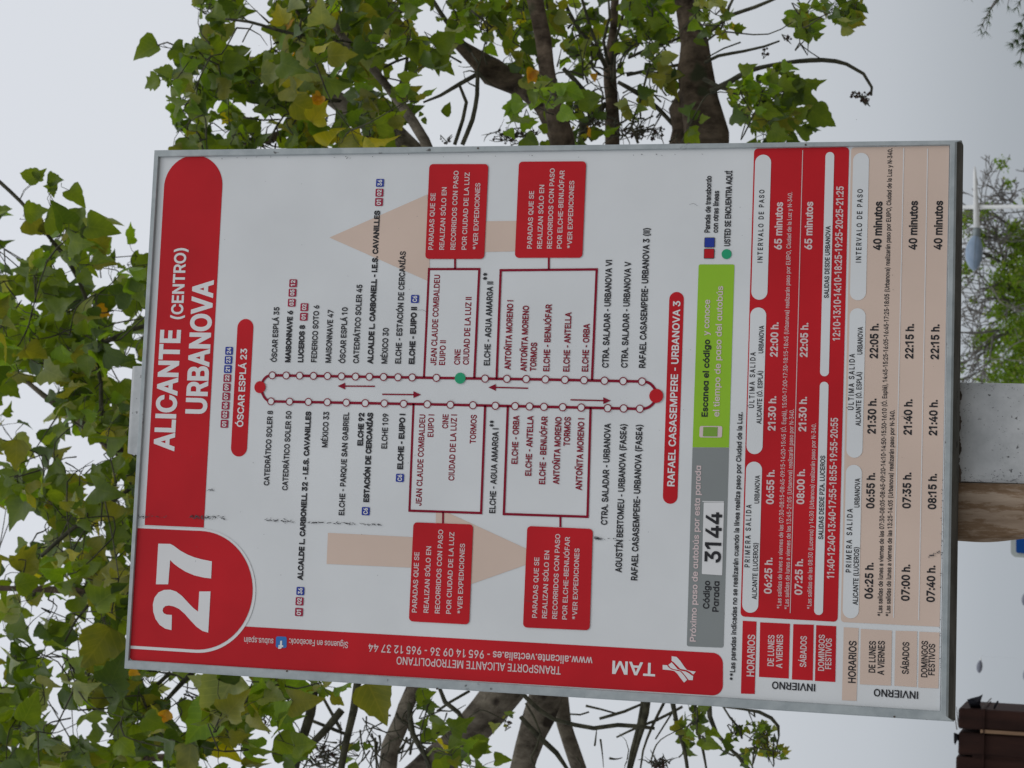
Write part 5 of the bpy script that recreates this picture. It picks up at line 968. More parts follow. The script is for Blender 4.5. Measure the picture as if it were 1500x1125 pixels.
for l_ in ([CRX, (840, 420, 26, 5.6), (828, 260, 16, 5.3), (822, 205, 15, 5.2), (806, 130, 13, 5.2), (797, 60, 12.5, 5.2), (783, 0, 12, 5.2), (770, -60, 11, 5.2)],
           [CRX, (870, 430, 16, 6.0), (893, 290, 11, 6.1), (897, 215, 9.5, 6.1), (896, 150, 9, 6.1), (893, 100, 10.5, 6.1), (899, 40, 6, 6.1), (903, -40, 5, 6.1)],
           [CRX, (960, 420, 34, 5.8), (1030, 270, 31, 5.6), (1038, 200, 32, 5.6), (1024, 150, 27, 5.6), (1016, 100, 24, 5.6), (1017, 62, 17, 5.6), (1006, 20, 12, 5.6), (996, -30, 11.5, 5.6), (985, -90, 11, 5.6)],
           [CRX, (940, 430, 24, 5.9), (995, 290, 24, 5.75), (1008, 215, 27, 5.7), (1003, 165, 23, 5.65), (1012, 130, 14, 5.62), (1016, 96, 17, 5.6), (1010, 75, 9, 5.6)],
           [(820, 205, 14, 5.5), (790, 150, 14, 5.7), (755, 122, 15, 5.8), (722, 104, 19, 5.8), (700, 88, 14, 5.8), (665, 60, 7, 5.8)],
           [CRX, (700, 400, 12, 5.2), (640, 250, 7.5, 5.0), (622, 205, 7, 5.0), (585, 150, 7, 5.0), (545, 100, 6.5, 5.0), (505, 58, 6, 5.0), (470, 10, 5.5, 5.0), (450, -40, 5, 5.0)],
           [CRX, (690, 380, 20, 6.2), (600, 222, 17, 6.1), (560, 190, 16, 6.1), (505, 155, 15, 6.1), (460, 125, 10, 6.1), (400, 90, 6, 6.1), (340, 88, 4, 6.1), (290, 80, 3, 6.1)],
           [CRX, (660, 420, 12, 5.8), (520, 260, 8, 5.7), (430, 190, 6.5, 5.7), (470, 172, 0, 5.7)][:4] + [(395, 203, 6, 5.7), (330, 211, 4, 5.7)],
           [CRX, (805, 830, 44, 5.7), (745, 1005, 31, 5.5), (712, 1045, 27, 5.5), (672, 1085, 27, 5.5), (615, 1140, 26, 5.5), (560, 1190, 24, 5.5)],
           [CRX, (835, 850, 34, 5.9), (802, 1005, 24, 5.8), (788, 1050, 21, 5.8), (765, 1125, 20, 5.8), (740, 1210, 18, 5.8)],
           [CRX, (845, 860, 20, 6.0), (818, 1010, 14, 5.9), (826, 1060, 12.5, 5.9), (848, 1125, 12, 5.9), (870, 1200, 11, 5.9)],
           [CRX, (720, 830, 18, 6.3), (610, 1000, 15, 6.1), (590, 1055, 13, 6.1), (572, 1095, 13, 6.1), (566, 1150, 13, 6.1)],
           [CRX, (700, 740, 12, 5.6), (420, 700, 8, 5.7), (250, 690, 7, 5.8), (170, 660, 7, 5.8), (130, 628, 6, 5.8), (90, 600, 4, 5.8), (40, 560, 3, 5.8)],
           [CRX, (560, 760, 12, 5.2), (300, 850, 7, 5.1), (150, 866, 5.5, 5.1), (60, 863, 4.5, 5.1), (-60, 860, 4, 5.1)],
           [CRX, (560, 880, 12, 6.4), (330, 1080, 8, 6.6), (180, 1112, 6, 6.6), (60, 1108, 5, 6.6), (-60, 1104, 4, 6.6)]):
    l_ = [l_[0]] + [(x, y, r * (0.9 if y > 990 else 1), d) for x, y, r, d in l_[1:]]
    limb(l_, 'bark_pale' if l_[1][0] in (720, 690, 805, 835, 845, 700) else 'bark', 0.22 if l_[1][2] > 20 else (0.16 if l_[1][2] > 10 else 0.08))
for l_ in ([(700, 520, 5, 5.4), (300, 470, 4, 5.4), (150, 505, 3, 5.4), (148, 560, 3.2, 5.4), (149, 640, 2.6, 5.4)], [(150, 500, 3, 5.4), (110, 400, 3, 5.4), (70, 345, 3, 5.3), (30, 295, 2.6, 5.3), (-10, 258, 2.4, 5.3)],
           [(240, 680, 4, 5.0), (190, 716, 3, 5.0), (150, 745, 3, 5.0), (102, 778, 3.4, 5.0), (60, 815, 2.5, 5.0)], [(149, 866, 4, 5.1), (128, 888, 2.2, 5.0), (112, 908, 1.6, 5.0), (95, 940, 1.4, 5)],
           [(250, 985, 3, 5.2), (222, 1010, 3, 5.2), (180, 1045, 2, 5.2)], [(282, 985, 3.6, 5.2), (262, 1005, 3.4, 5.2), (235, 1035, 3, 5.2)], [(290, 1020, 1.8, 5.2), (272, 1012, 1.8, 5.2), (298, 1040, 1.8, 5.2)],
           [(390, 985, 6, 5.4), (378, 1005, 5.5, 5.4), (350, 1060, 4, 5.4), (335, 1100, 3, 5.4)], [(462, 1000, 7, 4.8), (455, 1045, 7, 4.8), (440, 1090, 6, 4.8), (430, 1135, 6, 4.8)], [(525, 990, 6, 4.7), (518, 1040, 6, 4.7), (506, 1090, 5.6, 4.7), (498, 1140, 5.4, 4.7)],
           [(500, 1040, 6, 5.6), (478, 1068, 6, 5.6), (452, 1095, 6, 5.6), (432, 1115, 5, 5.6)], [(475, 1025, 2.6, 5.6), (500, 1070, 2.4, 5.6)], [(455, 1055, 2.4, 5.7), (505, 1075, 2.2, 5.7)],
           [(643, 1005, 3.2, 5.3), (652, 1028, 3.4, 5.3), (672, 1044, 3.2, 5.3), (680, 1060, 2.4, 5.3)], [(688, 1012, 2.2, 5.3), (660, 1028, 2.4, 5.3), (640, 1042, 2, 5.3)], [(600, 1030, 4.5, 5.2), (605, 1075, 4, 5.2), (625, 1110, 3.5, 5.2), (632, 1140, 3, 5.2)],
           [(764, 1015, 3.2, 5.0), (790, 1040, 3.4, 5.0), (812, 1054, 3.6, 5.0), (842, 1062, 3.6, 5.0), (870, 1067, 3.6, 5.0), (905, 1062, 3.2, 5.0), (935, 1064, 3, 5.0), (959, 1067, 2.2, 5.0)],
           [(762, 1050, 3, 5.1), (790, 1080, 4.2, 5.1), (815, 1103, 4.2, 5.1), (832, 1128, 3, 5.1)], [(770, 1030, 1.6, 5), (792, 1075, 1.5, 5), (778, 1110, 1.4, 5), (788, 1135, 1.3, 5)],
           [(858, 1034, 1.6, 5.4), (880, 1039, 1.4, 5.4), (905, 1046, 1.2, 5.4)], [(835, 1046, 1.2, 5.4), (850, 1047, 1.4, 5.4), (863, 1043, 1.4, 5.4)], [(943, 1030, 2, 5.4), (915, 1042, 2.4, 5.4), (878, 1053, 2.2, 5.4)],
           [(950, 1000, 6.5, 5.2), (945, 1045, 6, 5.2), (935, 1085, 4.2, 5.2), (922, 1130, 4, 5.2)], [(942, 1020, 3, 5.2), (936, 1060, 3, 5.2), (926, 1100, 2.8, 5.2), (920, 1130, 2.6, 5.2)], [(975, 1025, 2, 5.3), (955, 1065, 2, 5.3), (942, 1100, 1.8, 5.3), (938, 1128, 1.5, 5.3)],
           [(1000, 1035, 2, 5.3), (962, 1055, 2, 5.3), (935, 1065, 1.8, 5.3), (903, 1080, 1.4, 5.3)], [(984, 1045, 1.4, 5.3), (960, 1083, 1.2, 5.3)],
           [(985, 1025, 3.4, 5.1), (992, 1062, 3.2, 5.1), (1002, 1095, 3, 5.1), (1008, 1135, 2.8, 5.1)], [(1018, 1030, 2.4, 5.2), (1024, 1078, 2.2, 5.2), (1030, 1100, 2, 5.2), (1036, 1135, 1.8, 5.2)],
           [(1038, 1025, 4.2, 5.1), (1040, 1050, 3.8, 5.1), (1050, 1075, 3.2, 5.1), (1068, 1095, 3, 5.1), (1085, 1112, 3, 5.1), (1104, 1135, 3.2, 5.1)], [(1056, 1030, 1.6, 5.2), (1070, 1052, 1.8, 5.2), (1084, 1068, 2, 5.2), (1087, 1082, 1.5, 5.2)],
           [(1060, 1035, 1.6, 5.2), (1090, 1039, 1.8, 5.2), (1112, 1043, 2.6, 5.2), (1130, 1052, 2.6, 5.2), (1140, 1064, 2.2, 5.2), (1141, 1078, 1.5, 5.2)], [(1104, 1041, 1.8, 5.2), (1106, 1050, 1.2, 5.2)],
           [(1041, 134, 4, 5.4), (1068, 121, 3.8, 5.4), (1100, 103, 3.6, 5.4), (1150, 92, 3.4, 5.4), (1205, 88, 3.2, 5.4), (1240, 94, 3, 5.4), (1265, 108, 2.6, 5.4), (1277, 128, 2.2, 5.4), (1276, 140, 1.6, 5.4)],
           [(1030, 115, 3, 5.4), (1052, 127, 3, 5.4), (1085, 135, 2.6, 5.4), (1118, 143, 2, 5.4), (1135, 160, 1.5, 5.4)], [(1032, 92, 2.4, 5.5), (1052, 82, 2.4, 5.5), (1090, 75, 2.2, 5.5), (1120, 68, 2, 5.5), (1142, 60, 1.4, 5.5)],
           [(1036, 84, 1.2, 5.5), (1060, 71, 1.2, 5.5), (1085, 62, 1.2, 5.5)], [(1028, 58, 3, 5.5), (1052, 36, 2.8, 5.5), (1072, 22, 2.8, 5.5), (1105, 11, 2.4, 5.5), (1140, -4, 2, 5.5)], [(1030, 64, 1.8, 5.5), (1055, 45, 1.6, 5.5), (1068, 10, 2, 5.5), (1078, -10, 1.5, 5.5)],
           [(920, 85, 2.4, 5.8), (955, 70, 2.4, 5.8), (985, 60, 2.2, 5.8), (1010, 48, 2, 5.8)], [(918, 110, 3, 5.8), (945, 104, 3, 5.8), (985, 97, 2.4, 5.8), (1012, 92, 2, 5.8)], [(905, 120, 3, 5.7), (935, 137, 4, 5.7), (965, 160, 3.6, 5.7), (988, 185, 3, 5.7)],
           [(972, 68, 1.6, 5.6), (985, 95, 1.4, 5.6), (1000, 120, 1.2, 5.6)], [(888, 100, 3.4, 6.0), (872, 70, 3.2, 6.0), (850, 45, 3, 6.0), (832, 15, 2.8, 6.0), (822, -15, 2.4, 6)], [(885, 92, 2.6, 6.0), (872, 60, 2.4, 6.0), (860, 25, 2.4, 6.0), (850, -10, 2.2, 6)],
           [(892, 95, 2.2, 5.9), (884, 60, 2.2, 5.9), (893, 25, 2.2, 5.9), (890, -10, 2, 5.9)], [(896, 95, 2, 5.9), (900, 65, 2, 5.9), (913, 20, 2, 5.9), (918, -12, 1.6, 5.9)], [(880, 110, 2, 5.9), (868, 100, 2, 5.9), (866, 75, 1.6, 5.9)],
           [(935, 210, 2, 5.4), (925, 185, 1.8, 5.4), (937, 150, 1.8, 5.4), (950, 100, 1.4, 5.4)], [(825, 100, 3, 5.5), (840, 115, 3.6, 5.5), (858, 135, 3, 5.5)], [(870, 205, 6, 6.1), (855, 185, 7, 6.1), (872, 165, 6, 6.1), (888, 152, 4, 6.1)], [(850, 210, 5, 6), (853, 180, 4.4, 6), (842, 150, 3, 6)],
           [(700, 108, 3, 5.2), (672, 124, 3, 5.2), (645, 140, 2.6, 5.2), (620, 150, 1.8, 5.2)], [(676, 92, 1.8, 5.2), (655, 80, 1.6, 5.2), (640, 75, 1.4, 5.2)], [(666, 212, 3.4, 5.1), (678, 175, 3, 5.1), (683, 150, 2.6, 5.1), (673, 125, 2, 5.1)], [(677, 212, 3.6, 5.1), (692, 175, 3.6, 5.1), (699, 140, 3.4, 5.1), (700, 105, 3, 5.1)],
           [(585, 125, 1.6, 5.2), (594, 105, 2.6, 5.2), (596, 90, 2.2, 5.2), (597, 70, 1.6, 5.2)], [(560, 100, 1.8, 5.2), (580, 90, 1.8, 5.2), (598, 84, 1.6, 5.2), (625, 62, 1.4, 5.2)], [(560, 113, 1.2, 5.2), (580, 117, 1.2, 5.2), (598, 122, 1, 5.2)],
           [(545, 40, 3, 5.4), (580, 20, 3, 5.4), (605, 8, 2.6, 5.4), (625, -8, 2, 5.4)], [(612, -40, 2.4, 5.6), (634, 0, 3, 5.6), (660, 40, 3.4, 5.6), (690, 75, 4, 5.6)], [(720, 40, 1.6, 5.2), (690, 15, 1.5, 5.2)],
           [(480, 145, 3, 5.3), (500, 148, 2.4, 5.3), (465, 148, 2, 5.3)], [(450, 55, 3, 5.2), (400, 42, 2.6, 5.2), (365, 32, 2.2, 5.2), (330, 28, 1.6, 5.2)], [(320, 95, 1.6, 5.2), (270, 72, 1.2, 5.2), (245, 62, 1, 5.2), (232, 66, 0.9, 5.2)], [(355, 62, 1, 5.2), (362, 48, 1, 5.2), (370, 36, 1, 5.2)],
           [(395, 205, 1.8, 5.3), (405, 185, 1.6, 5.3), (417, 168, 1.4, 5.3)], [(356, 172, 1.5, 5.3), (385, 176, 1.5, 5.3), (410, 175, 1.4, 5.3)], [(470, 148, 2, 5.6), (498, 148, 2.2, 5.6)]):
    twig(l_)
rt = random.Random(31)
def tangle(cx, cy, rx, ry, n, L_, r, d, mat='twig', fan=None):
    for _ in range(n):
        a = rt.uniform(0, 6.28); q = math.sqrt(rt.random()); x, y = cx + rx * q * math.cos(a), cy + ry * q * math.sin(a)
        th = rt.uniform(0, 6.28) if fan is None else fan + rt.gauss(0, 0.45)
        l_ = L_ * rt.uniform(0.5, 1.3); cu = rt.uniform(-0.6, 0.6); pts = []; dd = d + rt.uniform(-.3, .3); rr_ = r * rt.uniform(0.6, 1.3)
        for k in range(4):
            pts.append((x, y, rr_ * (1 - k * 0.22), dd + 0.04 * k)); th += cu; x += l_ / 3 * math.cos(th); y += l_ / 3 * math.sin(th)
        twig(pts, mat)
tangle(880, 105, 30, 22, 20, 60, 1.6, 5.9, 'twig', -1.6); tangle(880, 150, 45, 30, 26, 42, 1.3, 6.0); tangle(930, 190, 40, 18, 26, 36, 1.5, 5.9)
tangle(750, 200, 34, 12, 22, 24, 1.1, 5.7); tangle(845, 185, 30, 24, 24, 34, 1.5, 6.0); tangle(965, 150, 20, 30, 14, 36, 1.3, 5.8); tangle(800, 60, 50, 40, 16, 50, 1.5, 6.0, 'twig', -1.6)
tangle(700, 110, 26, 18, 8, 34, 1.5, 5.6); tangle(540, 205, 26, 8, 12, 22, 1.2, 5.9); tangle(380, 208, 36, 5, 20, 26, 1.3, 5.8); tangle(990, 215, 16, 10, 10, 26, 1.2, 5.6)
tangle(475, 1100, 30, 24, 40, 30, 1.4, 5.8); tangle(560, 1070, 40, 36, 26, 50, 1.6, 5.5, 'twig', 1.7); tangle(385, 1040, 40, 36, 22, 46, 1.3, 5.3); tangle(600, 1080, 26, 36, 16, 40, 1.8, 5.4); tangle(640, 1060, 26, 20, 8, 34, 1.2, 5.3)
tangle(290, 1010, 40, 20, 12, 46, 1.2, 5.3); tangle(965, 1118, 16, 8, 14, 18, 1.2, 5.2); tangle(90, 760, 80, 100, 18, 46, 1.0, 5.1); tangle(100, 450, 90, 120, 14, 46, 1.0, 5.3); tangle(90, 930, 80, 80, 18, 44, 1.1, 5.1)
tangle(350, 60, 60, 40, 8, 50, 1.0, 5.3); tangle(470, 40, 50, 30, 8, 50, 1.6, 5.3); tangle(880, 1100, 60, 20, 6, 34, 1.4, 5.2)
# ---- leaves: nodes along hidden shoots, each with a few leaves on thin stalks
SAMP = []
for pts, *_ in LIMBS:
    sp_, rr = spline(pts, 0.06); SAMP += list(zip(sp_, rr))
for pts, _m in TWIGS:
    sp_, rr = spline(pts, 0.05); SAMP += list(zip(sp_, rr))
def nearest(p, maxr=0.03):
    b = None; bd = 1e9
    for q, r in SAMP:
        if r > maxr: continue
        d = (q - p).length_squared
        if d < bd: bd = d; b = q
    return b, math.sqrt(bd)
def cluster(cx, cy, rx, ry, n, size, depth, pal='mix', holes=(), per=5, drape=0.7, shoot=True):
    k = max(1, round(n / per)); done = 0; tries = 0
    c = at_depth(cx, cy, depth)
    hub, hd = nearest(c)
    while done < n and tries < n * 6:
        tries += 1
        a = random.uniform(0, 6.283); r = math.sqrt(random.random())
        nx, ny = cx + rx * r * math.cos(a), cy + ry * r * math.sin(a)
        if holes and blocked(nx, ny, holes): continue
        d = depth + random.uniform(-0.35, 0.35)
        node = at_depth(nx, ny, d)
        got = 0
        for _ in range(per):
            s = size * random.uniform(0.48, 1.12) * d / F
            v = Vector((random.gauss(0, 1), random.gauss(0, 1), random.gauss(0, 1))).normalized()
            pl = s * random.uniform(0.4, 1.1)
            base = node + (v * 0.9 + Vector((0, 0, 0.15))).normalized() * pl
            tip = v * 0.75 + DOWN * drape + Vector((random.gauss(0, .35), random.gauss(0, .35), random.gauss(0, .35)))
            if add_leaf(base, tip, s, pal, holes):
                got += 1; done += 1
                mid = node.lerp(base, 0.5) + Vector((0, 0, pl * 0.12)); PET.append(([(node, 0.0010), (mid, 0.0008), (base, 0.0007)]))
        if got and shoot:
            h_, dd = nearest(node)
            if h_ is not None and dd < 0.6:
                m_ = h_.lerp(node, 0.5) + Vector((random.gauss(0, 0.03), random.gauss(0, .03), 0.05 * dd + random.gauss(0, .02)))
                ok_ = True
                if holes and blocked(*px_of(m_), holes) and random.random() < 0.7: ok_ = False
                if ok_:
                    a_, b_ = spline([(h_, 0.0022), (m_, 0.0017), (node, 0.0012)], max(0.02, dd / 7)); PET.append(list(zip(a_, b_)))
                SAMP.append((node, 0.0015)); SAMP.append((m_, 0.0017))
HL = [(38, 352, 22, 18), (22, 385, 14, 10), (37, 331, 20, 10), (19, 379, 17, 14), (50, 448, 28, 10), (98, 390, 12, 10), (157, 406, 22, 14), (119, 427, 6, 12), (179, 462, 18, 9), (171, 483, 12, 7), (25, 494, 11, 7), (106, 336, 9, 5), (158, 507, 8, 5),
      (35, 593, 13, 13), (65, 592, 12, 6), (184, 553, 8, 12), (157, 615, 8, 11), (163, 594, 9, 5), (128, 662, 26, 24), (61, 667, 12, 14), (85, 680, 14, 8), (38, 704, 16, 8), (50, 768, 33, 24), (15, 800, 16, 8), (131, 730, 9, 17), (143, 715, 12, 8), (186, 730, 10, 20), (83, 727, 9, 8), (115, 785, 12, 8), (150, 787, 15, 8), (3, 690, 8, 28),
      (15, 846, 15, 8), (85, 885, 44, 15), (31, 915, 10, 10), (12, 942, 9, 10), (66, 942, 6, 12), (137, 918, 11, 30), (104, 951, 8, 14), (129, 972, 12, 11), (90, 1005, 11, 32), (100, 1060, 34, 33), (150, 1070, 30, 30), (172, 1082, 18, 18), (169, 973, 11, 9), (46, 998, 7, 12), (20, 1093, 18, 6), (166, 1028, 6, 16), (212, 1060, 10, 10), (230, 1107, 24, 4),
      (60, 290, 60, 14), (150, 300, 40, 14), (215, 300, 30, 60), (20, 280, 30, 20), (186, 365, 14, 22), (1, 950, 4, 12)]
HL = [(a, b, c * 0.85, d * 0.85) for a, b, c, d in HL]
LEFTP = [(0, 318), (30, 322), (70, 335), (90, 318), (150, 345), (185, 392), (225, 350), (225, 980), (232, 1000), (232, 1125), (0, 1125)]
def inside(x, y, P_):
    c = False
    for i in range(len(P_)):
        x0, y0 = P_[i - 1]; x1, y1 = P_[i]
        if (y0 > y) != (y1 > y) and x < (x1 - x0) * (y - y0) / (y1 - y0) + x0: c = not c
    return c
cnt = 0
while cnt < 170:
    x, y = random.uniform(-10, 230), random.uniform(318, 1130)
    if not inside(max(1, x), min(1124, y), LEFTP) or blocked(x, y, HL): continue
    pal = 'dark' if (y > 900 and x < 90) else ('olive' if y > 600 and y < 900 else 'mix')
    cluster(x, y, 16, 16, 5, 42 if y < 900 else 46, random.uniform(4.7, 6.4), pal, HL, 5, 0.75); cnt += 1
cluster(228, 420, 14, 50, 9, 48, 4.6, 'fresh', HL); cluster(160, 905, 10, 30, 5, 46, 4.8, 'fresh', HL)
HT = [(360, 42, 32, 13), (344, 55, 14, 10), (382, 15, 15, 18), (388, 33, 12, 9), (360, 74, 9, 9), (298, 110, 7, 11), (368, 160, 18, 17), (322, 158, 12, 8), (322, 182, 9, 12), (328, 203, 12, 8), (395, 186, 21, 8), (396, 54, 13, 8), (470, 29, 9, 5), (478, 158, 12, 13), (313, 70, 9, 5), (284, 116, 6, 7), (487, 104, 9, 4), (515, 55, 5, 9), (470, 0, 1, 1),
      (625, 35, 21, 26), (570, 52, 7, 13), (652, 14, 12, 12), (575, 98, 22, 10), (640, 118, 26, 14), (608, 190, 10, 30), (655, 180, 30, 42), (640, 160, 14, 22), (690, 190, 40, 25), (735, 150, 26, 36), (732, 62, 8, 12), (222, 40, 90, 34), (228, 150, 22, 40), (250, 205, 22, 20), (425, 172, 8, 6), (240, 95, 16, 8), (290, 20, 1, 1), (534, 190, 8, 16)]
HT = [(a, b, c_ * 0.88, d * 0.88) for a, b, c_, d in HT]
for c in ((325, 14, 45, 22, 20, 34, 5.6, 'dark'), (300, 85, 40, 28, 22, 36, 5.3, 'mix'), (345, 105, 40, 30, 22, 38, 5.6, 'mix'), (280, 135, 30, 30, 18, 34, 5.2, 'fresh'), (330, 135, 50, 22, 18, 40, 5.5, 'olive'), (285, 190, 28, 25, 18, 34, 5.2, 'olive'),
          (395, 110, 45, 35, 24, 40, 5.7, 'dark'), (390, 140, 40, 20, 14, 38, 5.6, 'dark'), (350, 190, 35, 20, 16, 34, 5.4, 'mix'), (425, 20, 50, 25, 24, 36, 5.4, 'olive'), (430, 80, 35, 30, 20, 42, 5.2, 'olive'), (440, 150, 30, 25, 14, 40, 5.2, 'yellow'), (450, 195, 40, 18, 14, 38, 5.4, 'mix'),
          (500, 25, 45, 25, 22, 40, 5.3, 'olive'), (485, 85, 35, 28, 18, 46, 5.0, 'olive'), (490, 185, 30, 20, 8, 44, 5.0, 'yellow'), (535, 150, 25, 25, 12, 40, 5.6, 'olive'), (545, 80, 22, 22, 12, 34, 5.2, 'fresh'), (590, 35, 18, 30, 14, 36, 5.2, 'fresh'), (555, 20, 30, 20, 14, 40, 5.5, 'olive'), (565, 180, 25, 20, 8, 38, 5.7, 'olive'),
          (602, 138, 14, 14, 6, 34, 5.0, 'fresh'), (630, 75, 18, 16, 8, 36, 5.2, 'mix'), (650, 60, 12, 12, 4, 26, 5.2, 'fresh'), (685, 18, 45, 22, 28, 30, 5.6, 'fresh'), (735, 30, 35, 35, 26, 28, 5.6, 'mix'), (770, 40, 30, 45, 24, 26, 5.7, 'dark'), (800, 25, 30, 25, 14, 26, 5.9, 'mix'),
          (760, 92, 25, 14, 8, 28, 5.6, 'olive'), (840, 60, 35, 35, 22, 24, 6.2, 'dark'), (860, 20, 30, 22, 14, 24, 6.2, 'mix'), (930, 18, 35, 22, 26, 28, 5.8, 'fresh'), (950, 55, 26, 18, 18, 28, 5.8, 'fresh'), (910, 60, 14, 20, 8, 24, 6.0, 'dark'), (975, 20, 14, 22, 8, 28, 5.8, 'fresh'),
          (798, 140, 26, 14, 9, 34, 4.9, 'fresh'), (750, 172, 10, 10, 3, 34, 4.9, 'fresh'), (780, 190, 10, 8, 2, 30, 5.2, 'olive'), (870, 198, 22, 10, 8, 24, 5.8, 'mix'), (845, 150, 20, 20, 8, 22, 6.0, 'dark'), (940, 145, 12, 10, 3, 28, 5.6, 'olive'), (968, 112, 10, 14, 4, 28, 5.6, 'olive'), (955, 95, 15, 6, 4, 24, 5.6, 'dark'),
          (1005, 182, 14, 8, 3, 28, 5.3, 'dark'), (1028, 20, 14, 18, 10, 20, 5.5, 'mix'), (1045, 18, 10, 16, 7, 20, 5.5, 'mix'), (1070, 40, 8, 6, 2, 18, 5.5, 'fresh'), (1062, 50, 5, 5, 2, 16, 5.5, 'fresh'), (1172, 22, 14, 18, 14, 24, 5.3, 'mix'), (1185, 45, 8, 10, 5, 24, 5.3, 'mix'), (1215, 14, 16, 10, 8, 24, 5.3, 'mix'), (1225, 28, 8, 8, 3, 26, 5.3, 'mix'), (1250, 8, 8, 8, 3, 26, 5.3, 'mix'),
          (1080, 138, 12, 10, 4, 26, 5.3, 'fresh'), (1112, 125, 20, 12, 8, 26, 5.3, 'fresh'), (1140, 112, 12, 8, 4, 26, 5.3, 'mix'), (1098, 165, 12, 12, 6, 28, 5.2, 'fresh'), (1130, 155, 24, 20, 20, 30, 5.3, 'fresh'), (1150, 180, 26, 18, 18, 30, 5.3, 'mix'), (1120, 195, 18, 12, 8, 28, 5.3, 'mix'), (1170, 140, 10, 10, 3, 32, 5.3, 'mix')):
    c = list(c); c[4] = round(c[4] * (1.7 if c[0] < 600 else 1.7)); cluster(*c, holes=HT)
HB = [(225, 998, 14, 14), (262, 1000, 20, 14), (272, 1030, 12, 26), (258, 1050, 10, 16), (212, 1055, 10, 10), (310, 1020, 12, 18), (285, 1050, 12, 16), (240, 1108, 24, 5), (370, 1045, 10, 10), (312, 1087, 10, 5), (335, 1115, 30, 14), (395, 1060, 10, 8), (395, 1085, 12, 22), (432, 1060, 6, 22), (470, 1050, 12, 12), (480, 1080, 12, 30), (700, 1010, 1, 1), (362, 998, 5, 8), (410, 1040, 8, 12)]
for c in ((205, 1000, 20, 22, 10, 40, 5.0, 'mix'), (215, 1040, 30, 30, 16, 46, 5.1, 'dark'), (200, 1095, 30, 25, 16, 44, 5.2, 'mix'), (265, 1085, 40, 20, 14, 52, 4.8, 'dark'), (310, 1085, 30, 20, 8, 54, 4.6, 'olive'), (345, 1040, 25, 22, 8, 58, 4.5, 'olive'), (395, 1010, 20, 12, 6, 44, 4.7, 'yellow'), (422, 1025, 14, 22, 6, 44, 4.7, 'fresh'), (360, 1085, 18, 16, 6, 50, 4.7, 'olive'),
          (420, 1100, 20, 16, 6, 46, 4.8, 'fresh'), (465, 1005, 15, 10, 3, 40, 4.6, 'yellow'), (530, 1098, 10, 12, 3, 28, 5.0, 'fresh'), (625, 1028, 12, 8, 3, 28, 5.1, 'dark'), (628, 1065, 10, 12, 3, 26, 5.1, 'mix'), (672, 1098, 18, 16, 7, 36, 5.0, 'fresh'), (695, 1120, 14, 8, 4, 34, 5.0, 'fresh'), (740, 1062, 3, 6, 2, 16, 5.0, 'mix'),
          (1012, 1050, 12, 12, 7, 20, 5.1, 'dark'), (1022, 1070, 10, 12, 6, 22, 5.1, 'fresh'), (1002, 1085, 10, 8, 4, 22, 5.1, 'fresh'), (1072, 1082, 8, 10, 4, 16, 5.1, 'mix'), (1118, 1085, 16, 20, 34, 13, 5.2, 'olive'), (1132, 1095, 14, 14, 18, 13, 5.2, 'yellow'), (1098, 1058, 4, 4, 2, 12, 5.2, 'fresh'), (1078, 1108, 5, 4, 2, 26, 5.1, 'mix')):
    c = list(c); c[4] = round(c[4] * 1.75); cluster(*c, holes=HB)
